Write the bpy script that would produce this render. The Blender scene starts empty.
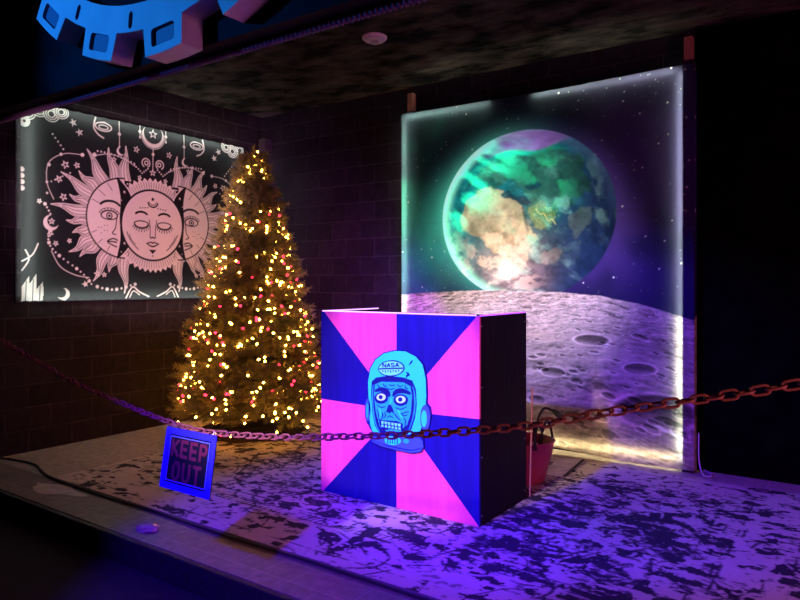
import bpy, bmesh, math, random
import numpy as np
from mathutils import Vector, Matrix

random.seed(7)
rng = np.random.default_rng(7)
scn = bpy.context.scene
COL = scn.collection
R = math.radians

# ------------------------------------------------------------------ helpers
def link(o, parent=None):
    COL.objects.link(o)
    if parent is not None:
        o.parent = parent
    return o

def tag(o, label=None, cat=None, group=None, kind=None):
    if label: o['label'] = label
    if cat: o['category'] = cat
    if group: o['group'] = group
    if kind: o['kind'] = kind
    return o

def thing(name, label, cat, loc=(0, 0, 0), rot=(0, 0, 0), group=None):
    o = bpy.data.objects.new(name, None)
    o.empty_display_size = 0.05
    link(o); o.location = loc; o.rotation_euler = rot
    return tag(o, label, cat, group)

def obj(name, bm, mats, parent=None, smooth=False):
    me = bpy.data.meshes.new(name)
    bm.normal_update()
    bm.to_mesh(me); bm.free()
    for m in (mats if isinstance(mats, (list, tuple)) else [mats]):
        me.materials.append(m)
    if smooth:
        me.polygons.foreach_set('use_smooth', [True] * len(me.polygons))
    return link(bpy.data.objects.new(name, me), parent)

def struct(name, bm, mats):
    return tag(obj(name, bm, mats), kind='structure')

def BM():
    return bmesh.new()

def box(bm, x0, x1, y0, y1, z0, z1, bevel=0.0, mi=0):
    vs = [bm.verts.new(p) for p in ((x0, y0, z0), (x1, y0, z0), (x1, y1, z0), (x0, y1, z0),
                                    (x0, y0, z1), (x1, y0, z1), (x1, y1, z1), (x0, y1, z1))]
    fs = [bm.faces.new([vs[i] for i in q]) for q in
          ((3, 2, 1, 0), (4, 5, 6, 7), (0, 1, 5, 4), (1, 2, 6, 5), (2, 3, 7, 6), (3, 0, 4, 7))]
    for f in fs: f.material_index = mi
    if bevel > 0:
        es = list({e for f in fs for e in f.edges})
        bmesh.ops.bevel(bm, geom=es, offset=bevel, segments=2, affect='EDGES', profile=0.7)
    return bm

def tube(bm, pts, r, seg=8, caps=True):
    """a swept tube; r is a number or one radius per point"""
    pts = [Vector(p) for p in pts]
    rs = r if isinstance(r, (list, tuple)) else [r] * len(pts)
    rings, prev = [], None
    for i, p in enumerate(pts):
        t = (pts[min(i + 1, len(pts) - 1)] - pts[max(i - 1, 0)]).normalized()
        if prev is None:
            a = Vector((0, 0, 1)) if abs(t.z) < 0.9 else Vector((1, 0, 0))
            n = t.cross(a).normalized()
        else:
            n = (prev - t * prev.dot(t)).normalized()
        prev = n
        b = t.cross(n)
        rings.append([bm.verts.new(p + (n * math.cos(2 * math.pi * k / seg) + b * math.sin(2 * math.pi * k / seg)) * rs[i])
                      for k in range(seg)])
    for a, b in zip(rings, rings[1:]):
        for k in range(seg):
            bm.faces.new((a[k], a[(k + 1) % seg], b[(k + 1) % seg], b[k]))
    if caps:
        bm.faces.new(rings[0][::-1]); bm.faces.new(rings[-1])
    return bm

def lathe(bm, prof, seg=32, sq=(1, 1), wob=None):
    rings = []
    for r, z in prof:
        ring = []
        for k in range(seg):
            a = 2 * math.pi * k / seg
            w = 1 if wob is None else 1 + wob(a, z)
            ring.append(bm.verts.new((r * w * math.cos(a) * sq[0], r * w * math.sin(a) * sq[1], z)))
        rings.append(ring)
    for a, b in zip(rings, rings[1:]):
        for k in range(seg):
            bm.faces.new((a[k], a[(k + 1) % seg], b[(k + 1) % seg], b[k]))
    return bm

def slab(bm, poly, y_front, y_back, mi=0, holes=None):
    """flat shape in the XZ plane with thickness along Y; poly is a list of (x, z)"""
    f = [bm.verts.new((x, y_front, z)) for x, z in poly]
    b = [bm.verts.new((x, y_back, z)) for x, z in poly]
    faces = [bm.faces.new(f), bm.faces.new(b[::-1])]
    n = len(poly)
    for i in range(n):
        faces.append(bm.faces.new((f[(i + 1) % n], f[i], b[i], b[(i + 1) % n])))
    for q in faces: q.material_index = mi
    return bm

def finish(bm):
    bmesh.ops.recalc_face_normals(bm, faces=bm.faces)
    return bm

# ------------------------------------------------------------------ materials
def mat(name, col=(0.5, 0.5, 0.5), rough=0.6, metal=0.0, emit=None, strength=0.0, spec=0.5):
    m = bpy.data.materials.new(name); m.use_nodes = True
    b = m.node_tree.nodes['Principled BSDF']
    b.inputs['Base Color'].default_value = (*col, 1)
    b.inputs['Roughness'].default_value = rough
    b.inputs['Metallic'].default_value = metal
    b.inputs['Specular IOR Level'].default_value = spec
    if emit:
        b.inputs['Emission Color'].default_value = (*emit, 1)
        b.inputs['Emission Strength'].default_value = strength
    return m

def N(m, t, **kw):
    n = m.node_tree.nodes.new(t)
    for k, v in kw.items(): setattr(n, k, v)
    return n

def L(m, a, b):
    m.node_tree.links.new(a, b)

def mottled(name, c0, c1, scale=8.0, rough=0.7, bump=0.2, bscale=40.0, stretch=(1, 1, 1), detail=6, lo=0.35, hi=0.65, spec=0.4, dist=0.02):
    m = mat(name, c0, rough, spec=spec)
    b = m.node_tree.nodes['Principled BSDF']
    tc = N(m, 'ShaderNodeTexCoord'); mp = N(m, 'ShaderNodeMapping')
    mp.inputs['Scale'].default_value = stretch
    L(m, tc.outputs['Object'], mp.inputs['Vector'])
    n = N(m, 'ShaderNodeTexNoise'); n.inputs['Scale'].default_value = scale; n.inputs['Detail'].default_value = detail
    L(m, mp.outputs[0], n.inputs['Vector'])
    r = N(m, 'ShaderNodeValToRGB')
    r.color_ramp.elements[0].position = lo; r.color_ramp.elements[0].color = (*c0, 1)
    r.color_ramp.elements[1].position = hi; r.color_ramp.elements[1].color = (*c1, 1)
    L(m, n.outputs['Fac'], r.inputs[0]); L(m, r.outputs[0], b.inputs['Base Color'])
    n2 = N(m, 'ShaderNodeTexNoise'); n2.inputs['Scale'].default_value = bscale; n2.inputs['Detail'].default_value = 4
    L(m, mp.outputs[0], n2.inputs['Vector'])
    bp = N(m, 'ShaderNodeBump'); bp.inputs['Strength'].default_value = bump; bp.inputs['Distance'].default_value = dist
    L(m, n2.outputs['Fac'], bp.inputs['Height']); L(m, bp.outputs[0], b.inputs['Normal'])
    return m

def bricks(name, c0, c1, mortar, bw, bh, msize, axes, rough=0.6, bump=0.4, offset=0.5, spec=0.4, noise=18.0):
    """blocks or tiles laid over a plane; axes picks the two object axes that span it"""
    m = mat(name, c0, rough, spec=spec)
    b = m.node_tree.nodes['Principled BSDF']
    tc = N(m, 'ShaderNodeTexCoord'); sp = N(m, 'ShaderNodeSeparateXYZ'); cb = N(m, 'ShaderNodeCombineXYZ')
    L(m, tc.outputs['Object'], sp.inputs[0])
    L(m, sp.outputs[axes[0]], cb.inputs[0]); L(m, sp.outputs[axes[1]], cb.inputs[1])
    br = N(m, 'ShaderNodeTexBrick'); br.offset = offset
    br.inputs['Scale'].default_value = 1.0
    br.inputs['Brick Width'].default_value = bw; br.inputs['Row Height'].default_value = bh
    br.inputs['Mortar Size'].default_value = msize; br.inputs['Mortar Smooth'].default_value = 0.3
    br.inputs['Color1'].default_value = (*c0, 1); br.inputs['Color2'].default_value = (*c1, 1)
    br.inputs['Mortar'].default_value = (*mortar, 1)
    L(m, cb.outputs[0], br.inputs['Vector'])
    n = N(m, 'ShaderNodeTexNoise'); n.inputs['Scale'].default_value = noise; n.inputs['Detail'].default_value = 5
    L(m, tc.outputs['Object'], n.inputs['Vector'])
    mx = N(m, 'ShaderNodeMix'); mx.data_type = 'RGBA'; mx.blend_type = 'MULTIPLY'; mx.inputs[0].default_value = 0.7
    mr = N(m, 'ShaderNodeMapRange'); mr.inputs[1].default_value = 0.25; mr.inputs[2].default_value = 0.75
    mr.inputs[3].default_value = 0.45; mr.inputs[4].default_value = 1.3
    L(m, n.outputs['Fac'], mr.inputs[0])
    L(m, br.outputs['Color'], mx.inputs[6]); L(m, mr.outputs[0], mx.inputs[7])
    L(m, mx.outputs[2], b.inputs['Base Color'])
    bp = N(m, 'ShaderNodeBump'); bp.inputs['Strength'].default_value = bump; bp.inputs['Distance'].default_value = 0.01
    sb = N(m, 'ShaderNodeMath', operation='SUBTRACT')
    ms = N(m, 'ShaderNodeMath', operation='MULTIPLY'); ms.inputs[1].default_value = 0.25
    L(m, n.outputs['Fac'], ms.inputs[0]); L(m, ms.outputs[0], sb.inputs[0]); L(m, br.outputs['Fac'], sb.inputs[1])
    L(m, sb.outputs[0], bp.inputs['Height']); L(m, bp.outputs[0], b.inputs['Normal'])
    return m

def glow(name, col, strength):
    m = bpy.data.materials.new(name); m.use_nodes = True
    nt = m.node_tree; nt.nodes.clear()
    o = N(m, 'ShaderNodeOutputMaterial'); e = N(m, 'ShaderNodeEmission')
    e.inputs[0].default_value = (*col, 1); e.inputs[1].default_value = strength
    L(m, e.outputs[0], o.inputs[0])
    return m

def cloth_mat(name, attr, trans_floor, fac, tmul=1.0):
    """printed polyester that scatters light from both sides; the print is a colour attribute"""
    m = bpy.data.materials.new(name); m.use_nodes = True
    m.node_tree.nodes.clear()
    o = N(m, 'ShaderNodeOutputMaterial'); a = N(m, 'ShaderNodeAttribute'); a.attribute_name = attr
    d = N(m, 'ShaderNodeBsdfDiffuse'); t = N(m, 'ShaderNodeBsdfTranslucent'); mx = N(m, 'ShaderNodeMixShader')
    c = N(m, 'ShaderNodeMix'); c.data_type = 'RGBA'; c.inputs[0].default_value = trans_floor
    c.inputs[7].default_value = (0.9, 0.9, 0.9, 1)
    L(m, a.outputs['Color'], d.inputs[0]); L(m, a.outputs['Color'], c.inputs[6]); L(m, c.outputs[2], t.inputs[0])
    mx.inputs[0].default_value = fac
    L(m, d.outputs[0], mx.inputs[1]); L(m, t.outputs[0], mx.inputs[2]); L(m, mx.outputs[0], o.inputs[0])
    return m

# ------------------------------------------------------------------ a small painter for printed cloth (metres)
class Canvas:
    def __init__(s, w, h, step):
        s.w, s.h, s.step = w, h, step
        s.nx, s.ny = int(round(w / step)) + 1, int(round(h / step)) + 1
        s.px = step
        xs = np.linspace(0, w, s.nx); ys = np.linspace(0, h, s.ny)
        s.X, s.Y = np.meshgrid(xs, ys)
        s.C = np.zeros((s.ny, s.nx, 3))
    def win(s, x0, x1, y0, y1):
        i0 = max(0, int(x0 / s.step) - 2); i1 = min(s.nx, int(x1 / s.step) + 3)
        j0 = max(0, int(y0 / s.step) - 2); j1 = min(s.ny, int(y1 / s.step) + 3)
        return slice(j0, max(j0, j1)), slice(i0, max(i0, i1))
    def put(s, sl, a, col):
        a = np.clip(a, 0, 1)[..., None]
        s.C[sl] = s.C[sl] * (1 - a) + np.array(col) * a
    def disc(s, x, y, r, col, ry=None, a=1.0):
        ry = ry or r
        sl = s.win(x - r, x + r, y - ry, y + ry)
        d = np.sqrt(((s.X[sl] - x) / r) ** 2 + ((s.Y[sl] - y) / ry) ** 2)
        s.put(sl, a * (0.5 + (1 - d) * min(r, ry) / s.px), col)
    def line(s, pts, w, col, a=1.0):
        for (x0, y0), (x1, y1) in zip(pts, pts[1:]):
            sl = s.win(min(x0, x1) - w, max(x0, x1) + w, min(y0, y1) - w, max(y0, y1) + w)
            X, Y = s.X[sl], s.Y[sl]
            dx, dy = x1 - x0, y1 - y0
            t = np.clip(((X - x0) * dx + (Y - y0) * dy) / max(dx * dx + dy * dy, 1e-12), 0, 1)
            d = np.hypot(X - x0 - t * dx, Y - y0 - t * dy)
            s.put(sl, a * np.clip(0.5 + (w / 2 - d) / s.px, 0, min(1, w / s.px)), col)
    def mask(s, pts, sl):
        X, Y = s.X[sl], s.Y[sl]
        m = np.zeros(X.shape, bool)
        n = len(pts)
        for i in range(n):
            x0, y0 = pts[i]; x1, y1 = pts[(i + 1) % n]
            if y0 == y1: continue
            c = ((y0 > Y) != (y1 > Y)) & (X < (x1 - x0) * (Y - y0) / (y1 - y0) + x0)
            m ^= c
        return m
    def poly(s, pts, col, a=1.0, clip=None):
        xs = [p[0] for p in pts]; ys = [p[1] for p in pts]
        sl = s.win(min(xs), max(xs), min(ys), max(ys))
        m = s.mask(pts, sl).astype(float)
        if clip is not None: m *= clip[sl]
        s.put(sl, m * a, col)

def vnoise(X, Y, seed):
    """value noise on a unit lattice"""
    g = np.random.default_rng(seed).random((256, 256))
    xi = np.floor(X).astype(int); yi = np.floor(Y).astype(int)
    fx, fy = X - xi, Y - yi
    fx = fx * fx * (3 - 2 * fx); fy = fy * fy * (3 - 2 * fy)
    a = g[yi % 256, xi % 256]; b = g[yi % 256, (xi + 1) % 256]
    c = g[(yi + 1) % 256, xi % 256]; d = g[(yi + 1) % 256, (xi + 1) % 256]
    return (a * (1 - fx) + b * fx) * (1 - fy) + (c * (1 - fx) + d * fx) * fy

def fbm(X, Y, seed, octs=5, gain=0.5):
    t, amp, tot = 0, 1.0, 0
    for k in range(octs):
        t = t + amp * vnoise(X * 2 ** k, Y * 2 ** k, seed + k); tot += amp; amp *= gain
    return t / tot

def sstep(a, b, x):
    t = np.clip((x - a) / (b - a), 0, 1)
    return t * t * (3 - 2 * t)

def bez(pts, n=16):
    """smooth curve through the points (Catmull-Rom)"""
    P = [pts[0]] + list(pts) + [pts[-1]]
    out = []
    for i in range(1, len(P) - 2):
        for k in range(n):
            t = k / n
            out.append(tuple(0.5 * ((2 * P[i][j]) + (-P[i - 1][j] + P[i + 1][j]) * t +
                       (2 * P[i - 1][j] - 5 * P[i][j] + 4 * P[i + 1][j] - P[i + 2][j]) * t * t +
                       (-P[i - 1][j] + 3 * P[i][j] - 3 * P[i + 1][j] + P[i + 2][j]) * t ** 3) for j in range(len(pts[0]))))
    out.append(tuple(pts[-1]))
    return out

def grid_mesh(name, verts, nx, ny, colors, attr, m, parent):
    """verts (ny*nx,3) row by row"""
    me = bpy.data.meshes.new(name)
    i = np.arange((ny - 1) * (nx - 1)); r, c = i // (nx - 1), i % (nx - 1)
    a = r * nx + c
    q = np.stack([a, a + 1, a + nx + 1, a + nx], 1).astype(np.int32)
    me.vertices.add(nx * ny); me.vertices.foreach_set('co', verts.astype(np.float32).ravel())
    me.loops.add(q.size); me.loops.foreach_set('vertex_index', q.ravel())
    me.polygons.add(len(q)); me.polygons.foreach_set('loop_start', np.arange(0, q.size, 4, dtype=np.int32))
    me.polygons.foreach_set('loop_total', np.full(len(q), 4, dtype=np.int32))
    me.update(calc_edges=True)
    me.polygons.foreach_set('use_smooth', np.ones(len(q), bool))
    if colors is not None:
        at = me.attributes.new(attr, 'FLOAT_COLOR', 'POINT')
        at.data.foreach_set('color', np.concatenate([colors.reshape(-1, 3), np.ones((nx * ny, 1))], 1).astype(np.float32).ravel())
    me.materials.append(m)
    me.update()
    return link(bpy.data.objects.new(name, me), parent)

# ------------------------------------------------------------------ the room
XL, YB, ZC = -6.15, 5.80, 3.55      # left wall, back wall, ceiling
YF = 2.34                           # front edge of the raised floor
M_block_l = bricks('painted_block_left', (0.016, 0.0125, 0.016), (0.024, 0.019, 0.023), (0.045, 0.036, 0.042), 0.40, 0.20, 0.006, (1, 2), bump=0.6, spec=0.06)
M_block_b = bricks('painted_block_back', (0.015, 0.0095, 0.017), (0.022, 0.015, 0.025), (0.036, 0.026, 0.040), 0.40, 0.20, 0.006, (0, 2), bump=0.6, spec=0.06)
M_black = mottled('black_paint', (0.0012, 0.0012, 0.0012), (0.0025, 0.0025, 0.0025), 5, 0.9, 0.1, spec=0.02)
M_ceil = mottled('ceiling_fabric', (0.006, 0.0055, 0.006), (0.085, 0.068, 0.06), 3.2, 0.8, 0.9, 6.0, (1, 1.6, 1), 8, 0.38, 0.72, 0.03, 0.12)
M_tile = bricks('floor_tile', (0.36, 0.29, 0.28), (0.42, 0.34, 0.33), (0.52, 0.44, 0.42), 0.62, 0.62, 0.004, (0, 1), 0.5, 0.3, 0.0)

struct('wall_left', box(BM(), XL - 0.15, XL, -0.4, YB + 0.15, -0.16, ZC + 0.1), M_block_l)
struct('wall_back', box(BM(), XL, -1.15, YB, YB + 0.15, -0.16, ZC + 0.1), M_block_b)
struct('wall_back_right', box(BM(), -1.15, 3.2, YB, YB + 0.15, -0.16, ZC + 0.1), M_black)
struct('ceiling', box(BM(), XL, 3.2, YF + 0.16, YB, ZC, ZC + 0.1), M_ceil)
struct('wall_front', box(BM(), XL, 3.2, YF, YF + 0.15, 2.775, 6.7), mottled('front_wall_paint', (0.004, 0.004, 0.007), (0.010, 0.010, 0.016), 3, 0.7, 0.15, spec=.05))
M_tile2 = bricks('front_tile', (0.15, 0.115, 0.115), (0.19, 0.145, 0.14), (0.25, 0.20, 0.20), 0.20, 0.175, 0.004, (0, 1), 0.5, 0.3, 0.0)
struct('floor', box(BM(), XL, 3.2, YF + .35, YB, -0.16, 0.0), M_tile)
struct('floor', box(BM(), XL, 3.2, YF, YF + .35, -0.16, 0.0), M_tile2)
struct('floor', box(BM(), XL, 3.2, -3.0, YF, -0.26, -0.16), mottled('lower_floor_carpet', (0.010, 0.010, 0.012), (0.022, 0.022, 0.026), 60, 0.9, 0.4, 200))
# nosing and riser of the raised floor
bm = BM(); box(bm, XL, 3.2, YF - 0.035, YF - 0.001, -0.16, -0.004, 0.012)
struct('trim_1', bm, mottled('riser_rubber', (0.010, 0.010, 0.012), (0.02, 0.02, 0.024), 40, 0.55, 0.2))
# ribbed trim that follows the lower edge of the front wall
pts, rs = [], []
n = 1150
for k in range(n):
    pts.append((XL + 0.01 + (9.0) * k / (n - 1), YF + 0.115, 2.755)); rs.append(0.019 + 0.005 * math.sin(k * 2 * math.pi / 4.0 + 0.4))
struct('trim_2', tube(BM(), pts, rs, 10), mat('ribbed_plastic', (0.10, 0.05, 0.12), 0.5, spec=.2))

# ------------------------------------------------------------------ rug
RX0, RX1, RY0, RY1 = -5.16, -0.22, 2.70, 5.50
rw, rh = RX1 - RX0, RY1 - RY0
cv = Canvas(rw, rh, 0.0072)
d = np.zeros((cv.ny, cv.nx))
n1 = fbm(cv.X * 3.2, cv.Y * 3.2, 11, 5, 0.6); n2 = fbm(cv.X * 14, cv.Y * 14, 21, 4, 0.6); n3 = fbm(cv.X * 0.9, cv.Y * 0.9, 31, 3)
edge = np.minimum(np.minimum(cv.X, rw - cv.X), np.minimum(cv.Y, rh - cv.Y))
# ornament drawn as ink, then worn away
def ink(pts, w): cv.line(pts, w, (1, 1, 1))
for i in range(4):                                    # border lines
    e = (0.10, 0.42, 0.50, 0.58)[i]
    ink([(e, e), (rw - e, e), (rw - e, rh - e), (e, rh - e), (e, e)], (0.012, 0.016, 0.012, 0.02)[i])
def zig(x0, y0, x1, y1, off, step=0.045):             # hatched band
    ln = math.hypot(x1 - x0, y1 - y0); k = int(ln / step); ux, uy = (x1 - x0) / ln, (y1 - y0) / ln
    for i in range(k):
        a = (x0 + ux * i * step, y0 + uy * i * step)
        ink([a, (a[0] + ux * step * .5 - uy * off, a[1] + uy * step * .5 + ux * off)], 0.014)
zig(0.43, 0.43, rw - 0.43, 0.43, 0.065); zig(rw - 0.43, 0.43, rw - 0.43, rh - 0.43, 0.065)
zig(rw - 0.43, rh - 0.43, 0.43, rh - 0.43, 0.065); zig(0.43, rh - 0.43, 0.43, 0.43, 0.065)
def flower(x, y, s, petals, rot=0):
    for k in range(petals):
        a = rot + 2 * math.pi * k / petals
        tip = (x + s * math.cos(a), y + s * math.sin(a))
        l = (x + .55 * s * math.cos(a + .35), y + .55 * s * math.sin(a + .35)); r_ = (x + .55 * s * math.cos(a - .35), y + .55 * s * math.sin(a - .35))
        cv.poly([(x, y), l, tip, r_], (0.9, 0.9, 0.9))
    cv.disc(x, y, s * .22, (0, 0, 0))
    circ = [(x + s * 1.12 * math.cos(t), y + s * 1.12 * math.sin(t)) for t in np.linspace(0, 2 * math.pi, 25)]
    ink(circ, 0.014)
rr = random.Random(5)
for ix in range(9):                                   # blossoms along the border and over the field
    for iy in range(5):
        x = 0.85 + ix * (rw - 1.7) / 8 + rr.uniform(-.08, .08) + (0.2 if iy % 2 else 0); y = 0.82 + iy * (rh - 1.64) / 4 + rr.uniform(-.06, .06)
        flower(x, y, rr.uniform(.10, .17), rr.choice((6, 8, 8)), rr.uniform(0, 1))
        a = rr.uniform(0, 6.28)                       # scrolling stem
        ink(bez([(x + .16 * math.cos(a), y + .16 * math.sin(a)), (x + .28 * math.cos(a + .5), y + .24 * math.sin(a + .5)),
                 (x + .36 * math.cos(a + .1), y + .30 * math.sin(a + .1)), (x + .30 * math.cos(a - .5), y + .34 * math.sin(a - .5))], 6), 0.026)
for cx_ in (rw * .30, rw * .72):                      # two lozenge medallions
    for s in (.62, .52, .30):
        q = [(cx_ - s * 1.15, rh / 2), (cx_ - s * .5, rh / 2 + s), (cx_ + s * .5, rh / 2 + s), (cx_ + s * 1.15, rh / 2), (cx_ + s * .5, rh / 2 - s), (cx_ - s * .5, rh / 2 - s)]
        ink(q + [q[0]], 0.022)
# hexagon outlines near the right end
q = [(4.12, .55), (4.40, .42), (4.47, .72), (4.33, .98), (4.02, 1.0), (3.93, .72)]
ink(q + [q[0]], 0.02)
art = cv.C[..., 0].copy()
cv.C[:] = 0                                           # pale vines running through the dark ground
for k in range(240):
    x, y, a = rr.uniform(.3, rw - .3), rr.uniform(.3, rh - .3), rr.uniform(0, 6.28)
    q = [(x, y)]
    for t in range(5):
        a += rr.uniform(-1.1, 1.1); x += .11 * math.cos(a); y += .11 * math.sin(a); q.append((x, y))
    ink(bez(q, 4), rr.choice((.014, .020, .030)))
for k in range(70):
    x, y = rr.uniform(.4, rw - .4), rr.uniform(.4, rh - .4); r_ = rr.uniform(.03, .07)
    cv.disc(x, y, r_, (1, 1, 1), r_ * .8)
vines = cv.C[..., 0].copy()
cv.C[:] = 0                                           # thin dark outlines between them
for k in range(170):
    x, y, a = rr.uniform(.3, rw - .3), rr.uniform(.2, rh - .2), rr.uniform(0, 6.28); bend = rr.uniform(-.7, .7)
    q = [(x, y)]
    for t in range(5):
        a += bend + rr.uniform(-.4, .4); x += .09 * math.cos(a); y += .09 * math.sin(a); q.append((x, y))
    ink(bez(q, 4), rr.choice((.010, .014, .018)))
outl = cv.C[..., 0].copy()
n4 = fbm(cv.X * 5.5 + 40, cv.Y * 9 + 3, 51, 5, 0.6)
wrp = .6 * fbm(cv.X * 6, cv.Y * 6, 93, 3)
ground_n = fbm(cv.X * 9.5 + 3 + wrp, cv.Y * 14.5 + 1 + wrp, 91, 5, .62)
dens = sstep(.12, .62, edge) * (.35 + .65 * sstep(.30, .58, n3)) * (.55 + .45 * sstep(1.2, 2.6, cv.X))
dens = np.maximum(dens, .95 * np.exp(-((cv.X - 3.55) / .95) ** 2 - ((cv.Y - 1.35) / .85) ** 2))
thr = .605 - .125 * dens
dk = sstep(-.006, .012, ground_n - thr) * (1 - .92 * vines * sstep(.40, .50, n4))
dk = np.maximum(dk, art * sstep(.41, .50, n2 * .5 + ground_n * .5) * .9)
dk = np.maximum(dk, outl * sstep(.42, .52, n2) * .9)
speck = sstep(0.63, 0.67, fbm(cv.X * 20, cv.Y * 30, 61, 3)) * sstep(.45, .55, n4)
dk = np.clip(dk + 0.6 * speck, 0, 1)
light = np.array((0.56, 0.48, 0.46)); dark = np.array((0.035, 0.030, 0.05))
tone = (0.86 + 0.28 * fbm(cv.X * 6, cv.Y * 6, 71, 4))[..., None]
rug_c = (light * (1 - dk[..., None]) + dark * dk[..., None]) * tone
M_rug = mat('worn_rug', (0.5, 0.5, 0.5), 0.9, spec=0.15)
a = N(M_rug, 'ShaderNodeAttribute'); a.attribute_name = 'weave'
L(M_rug, a.outputs['Color'], M_rug.node_tree.nodes['Principled BSDF'].inputs['Base Color'])
rug = thing('area_rug', 'large pale distressed rug with faded dark floral pattern covering the raised floor', 'rug', (RX0, RY0, 0))
vz = 0.010 + 0.0015 * fbm(cv.X * 8, cv.Y * 8, 81, 2)
grid_mesh('pile', np.stack([cv.X, cv.Y, vz], -1).reshape(-1, 3), cv.nx, cv.ny, rug_c, 'weave', M_rug, rug)
bm = BM()
for x0, x1, y0, y1 in ((0, rw, -.006, 0), (0, rw, rh, rh + .006), (-.006, 0, -.006, rh + .006), (rw, rw + .006, -.006, rh + .006)):
    box(bm, x0, x1, y0, y1, 0.0008, 0.011)
obj('binding', bm, mat('rug_binding', (0.16, 0.13, 0.14), 0.9), rug)

# ------------------------------------------------------------------ counter with sunburst front
BX0, BX1, BY0, BY1, BZ = -3.235, -1.950, 3.630, 4.315, 1.300
bz0 = 0.014
M_pink = mottled('pink_paint', (0.90, 0.06, 0.36), (0.97, 0.09, 0.44), 3, 0.55, 0.25, 60, (6, 6, 0.6), spec=0.2)
M_navy = mottled('blue_paint', (0.008, 0.003, 0.20), (0.011, 0.004, 0.25), 3, 0.6, 0.15, 60, (6, 6, 0.6), spec=0.15)
M_side = mottled('dark_ply', (0.006, 0.0035, 0.010), (0.010, 0.006, 0.015), 6, 0.6, 0.2, 30, (1, 1, 0.2), spec=.12)
ct = thing('sunburst_counter', 'boxy counter with pink and blue sunburst front standing on the rug', 'counter', (BX0, BY0, bz0))
W, D, Hh = BX1 - BX0, BY1 - BY0, BZ - bz0
cxp, czp = 0.665, 0.648
bm = BM()
C0 = (cxp, czp)
wed = [([(0.03, Hh), (cxp, Hh)], 0), ([(cxp, Hh), (W - .02, Hh)], 1), ([(W - .02, Hh), (W, Hh), (W, czp + .012)], 0), ([(W, czp + .012), (W, 0)], 1),
       ([(W, 0), (cxp, 0)], 0), ([(cxp, 0), (0.02, 0)], 1), ([(0.02, 0), (0, 0), (0, czp + .012)], 0), ([(0, czp + .012), (0, Hh), (0.03, Hh)], 1)]
cen = bm.verts.new((cxp, 0, czp)); cache = {}
def gv(p):
    if p not in cache: cache[p] = bm.verts.new((p[0], 0, p[1]))
    return cache[p]
for ps, mi in wed:
    f = bm.faces.new([cen] + [gv(p) for p in ps]); f.material_index = mi
r = bmesh.ops.extrude_face_region(bm, geom=list(bm.faces))
for g in r['geom']:
    if isinstance(g, bmesh.types.BMVert): g.co.y += 0.018
finish(bm)
obj('front_panel', bm, [M_pink, M_navy], ct)
obj('side_panel', box(BM(), W - .018, W, .019, D, 0, Hh, .002), M_side, ct)
obj('side_panel', box(BM(), 0, .018, .019, D, 0, Hh, .002), M_side, ct)
obj('back_panel', box(BM(), .019, W - .019, D - .018, D - .001, 0, Hh - .02), M_side, ct)
obj('top_panel', box(BM(), .019, W - .019, .019, D - .02, Hh - .075, Hh - .055), M_side, ct)
for x, z in ((W + .0005, 0.06), (W + .0005, .42), (W + .0005, .85), (W + .0005, Hh - .06)):
    for y in (.03, D - .03):
        b_ = BM(); bmesh.ops.create_uvsphere(b_, u_segments=8, v_segments=5, radius=.005, matrix=Matrix.Translation((x, y, z)))
        obj('screw', b_, mat('screw_head', (.45, .4, .45), .3, .8), ct)
# light strips along the upper edges: a diode tape with its separate diodes
M_ledp = glow('violet_diode', (0.75, 0.30, 1.0), 3.2)
M_ledv = glow('violet_tube', (0.42, 0.07, 1.0), 2.2)
M_tape = mat('diode_tape', (.35, .2, .5), .4)
st = obj('light_strip', box(BM(), .004, W - .004, .003, .014, Hh + .0005, Hh + .004), M_tape, ct)
bm = BM()
k = 0
while .012 + k * .0165 < W - .02:
    x = .012 + k * .0165; box(bm, x, x + .0070, .000, .013, Hh + .004, Hh + .011); k += 1
tag(obj('diode', bm, M_ledp, st), kind='stuff')
obj('light_strip', box(BM(), W - .012, W - .002, .02, D - .01, Hh + .0005, Hh + .009, .003), M_ledv, ct)
obj('light_strip', box(BM(), .002, .012, .02, D - .01, Hh + .0005, Hh + .010, .003), glow('left_tube', (.75, .35, 1), 2.0), ct)

# ------------------------------------------------------------------ zombie astronaut cut-out on the counter front
def zp(p):      # sketch units of the sign -> metres on the counter front
    return (-2.95 + p[0] * .00178, 1.058 - (p[1] - 50) * .001432 + (p[0] - 210) * .00018)
ZY = BY0 - 0.003
zs = thing('zombie_astronaut_cutout', 'cyan zombie astronaut head cut-out mounted on the sunburst counter front', 'sign', (-2.57, ZY, 0.39))
def zloc(pts): return [(zp(p)[0] + 2.57, zp(p)[1] - .39) for p in pts]
def ell(cx, cy, rx, ry, n=28, a0=0, a1=2 * math.pi): return [(cx + rx * math.cos(a0 + (a1 - a0) * k / n), cy + ry * math.sin(a0 + (a1 - a0) * k / n)) for k in range(n)]
lay = [0]
def zl(name, polys, m, layer, parent=None, smoothit=False):
    if name in ('wrinkle', 'visor_rim', 'cheek', 'crack', 'brow', 'eye_socket', 'tooth', 'slot') and len(polys) > 1:
        return [zl(name, [p], m, layer, parent) for p in polys][0]
    bm = BM()
    for p in polys:
        if smoothit: p = bez(list(p) + [p[0]], 5)[:-1]
        slab(bm, zloc(p), -0.010 - layer * .0016, -0.0005 if layer == 0 else -0.010 - (layer - 1) * .0016)
    finish(bm)
    return obj(name, bm, m, parent or zs)
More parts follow.
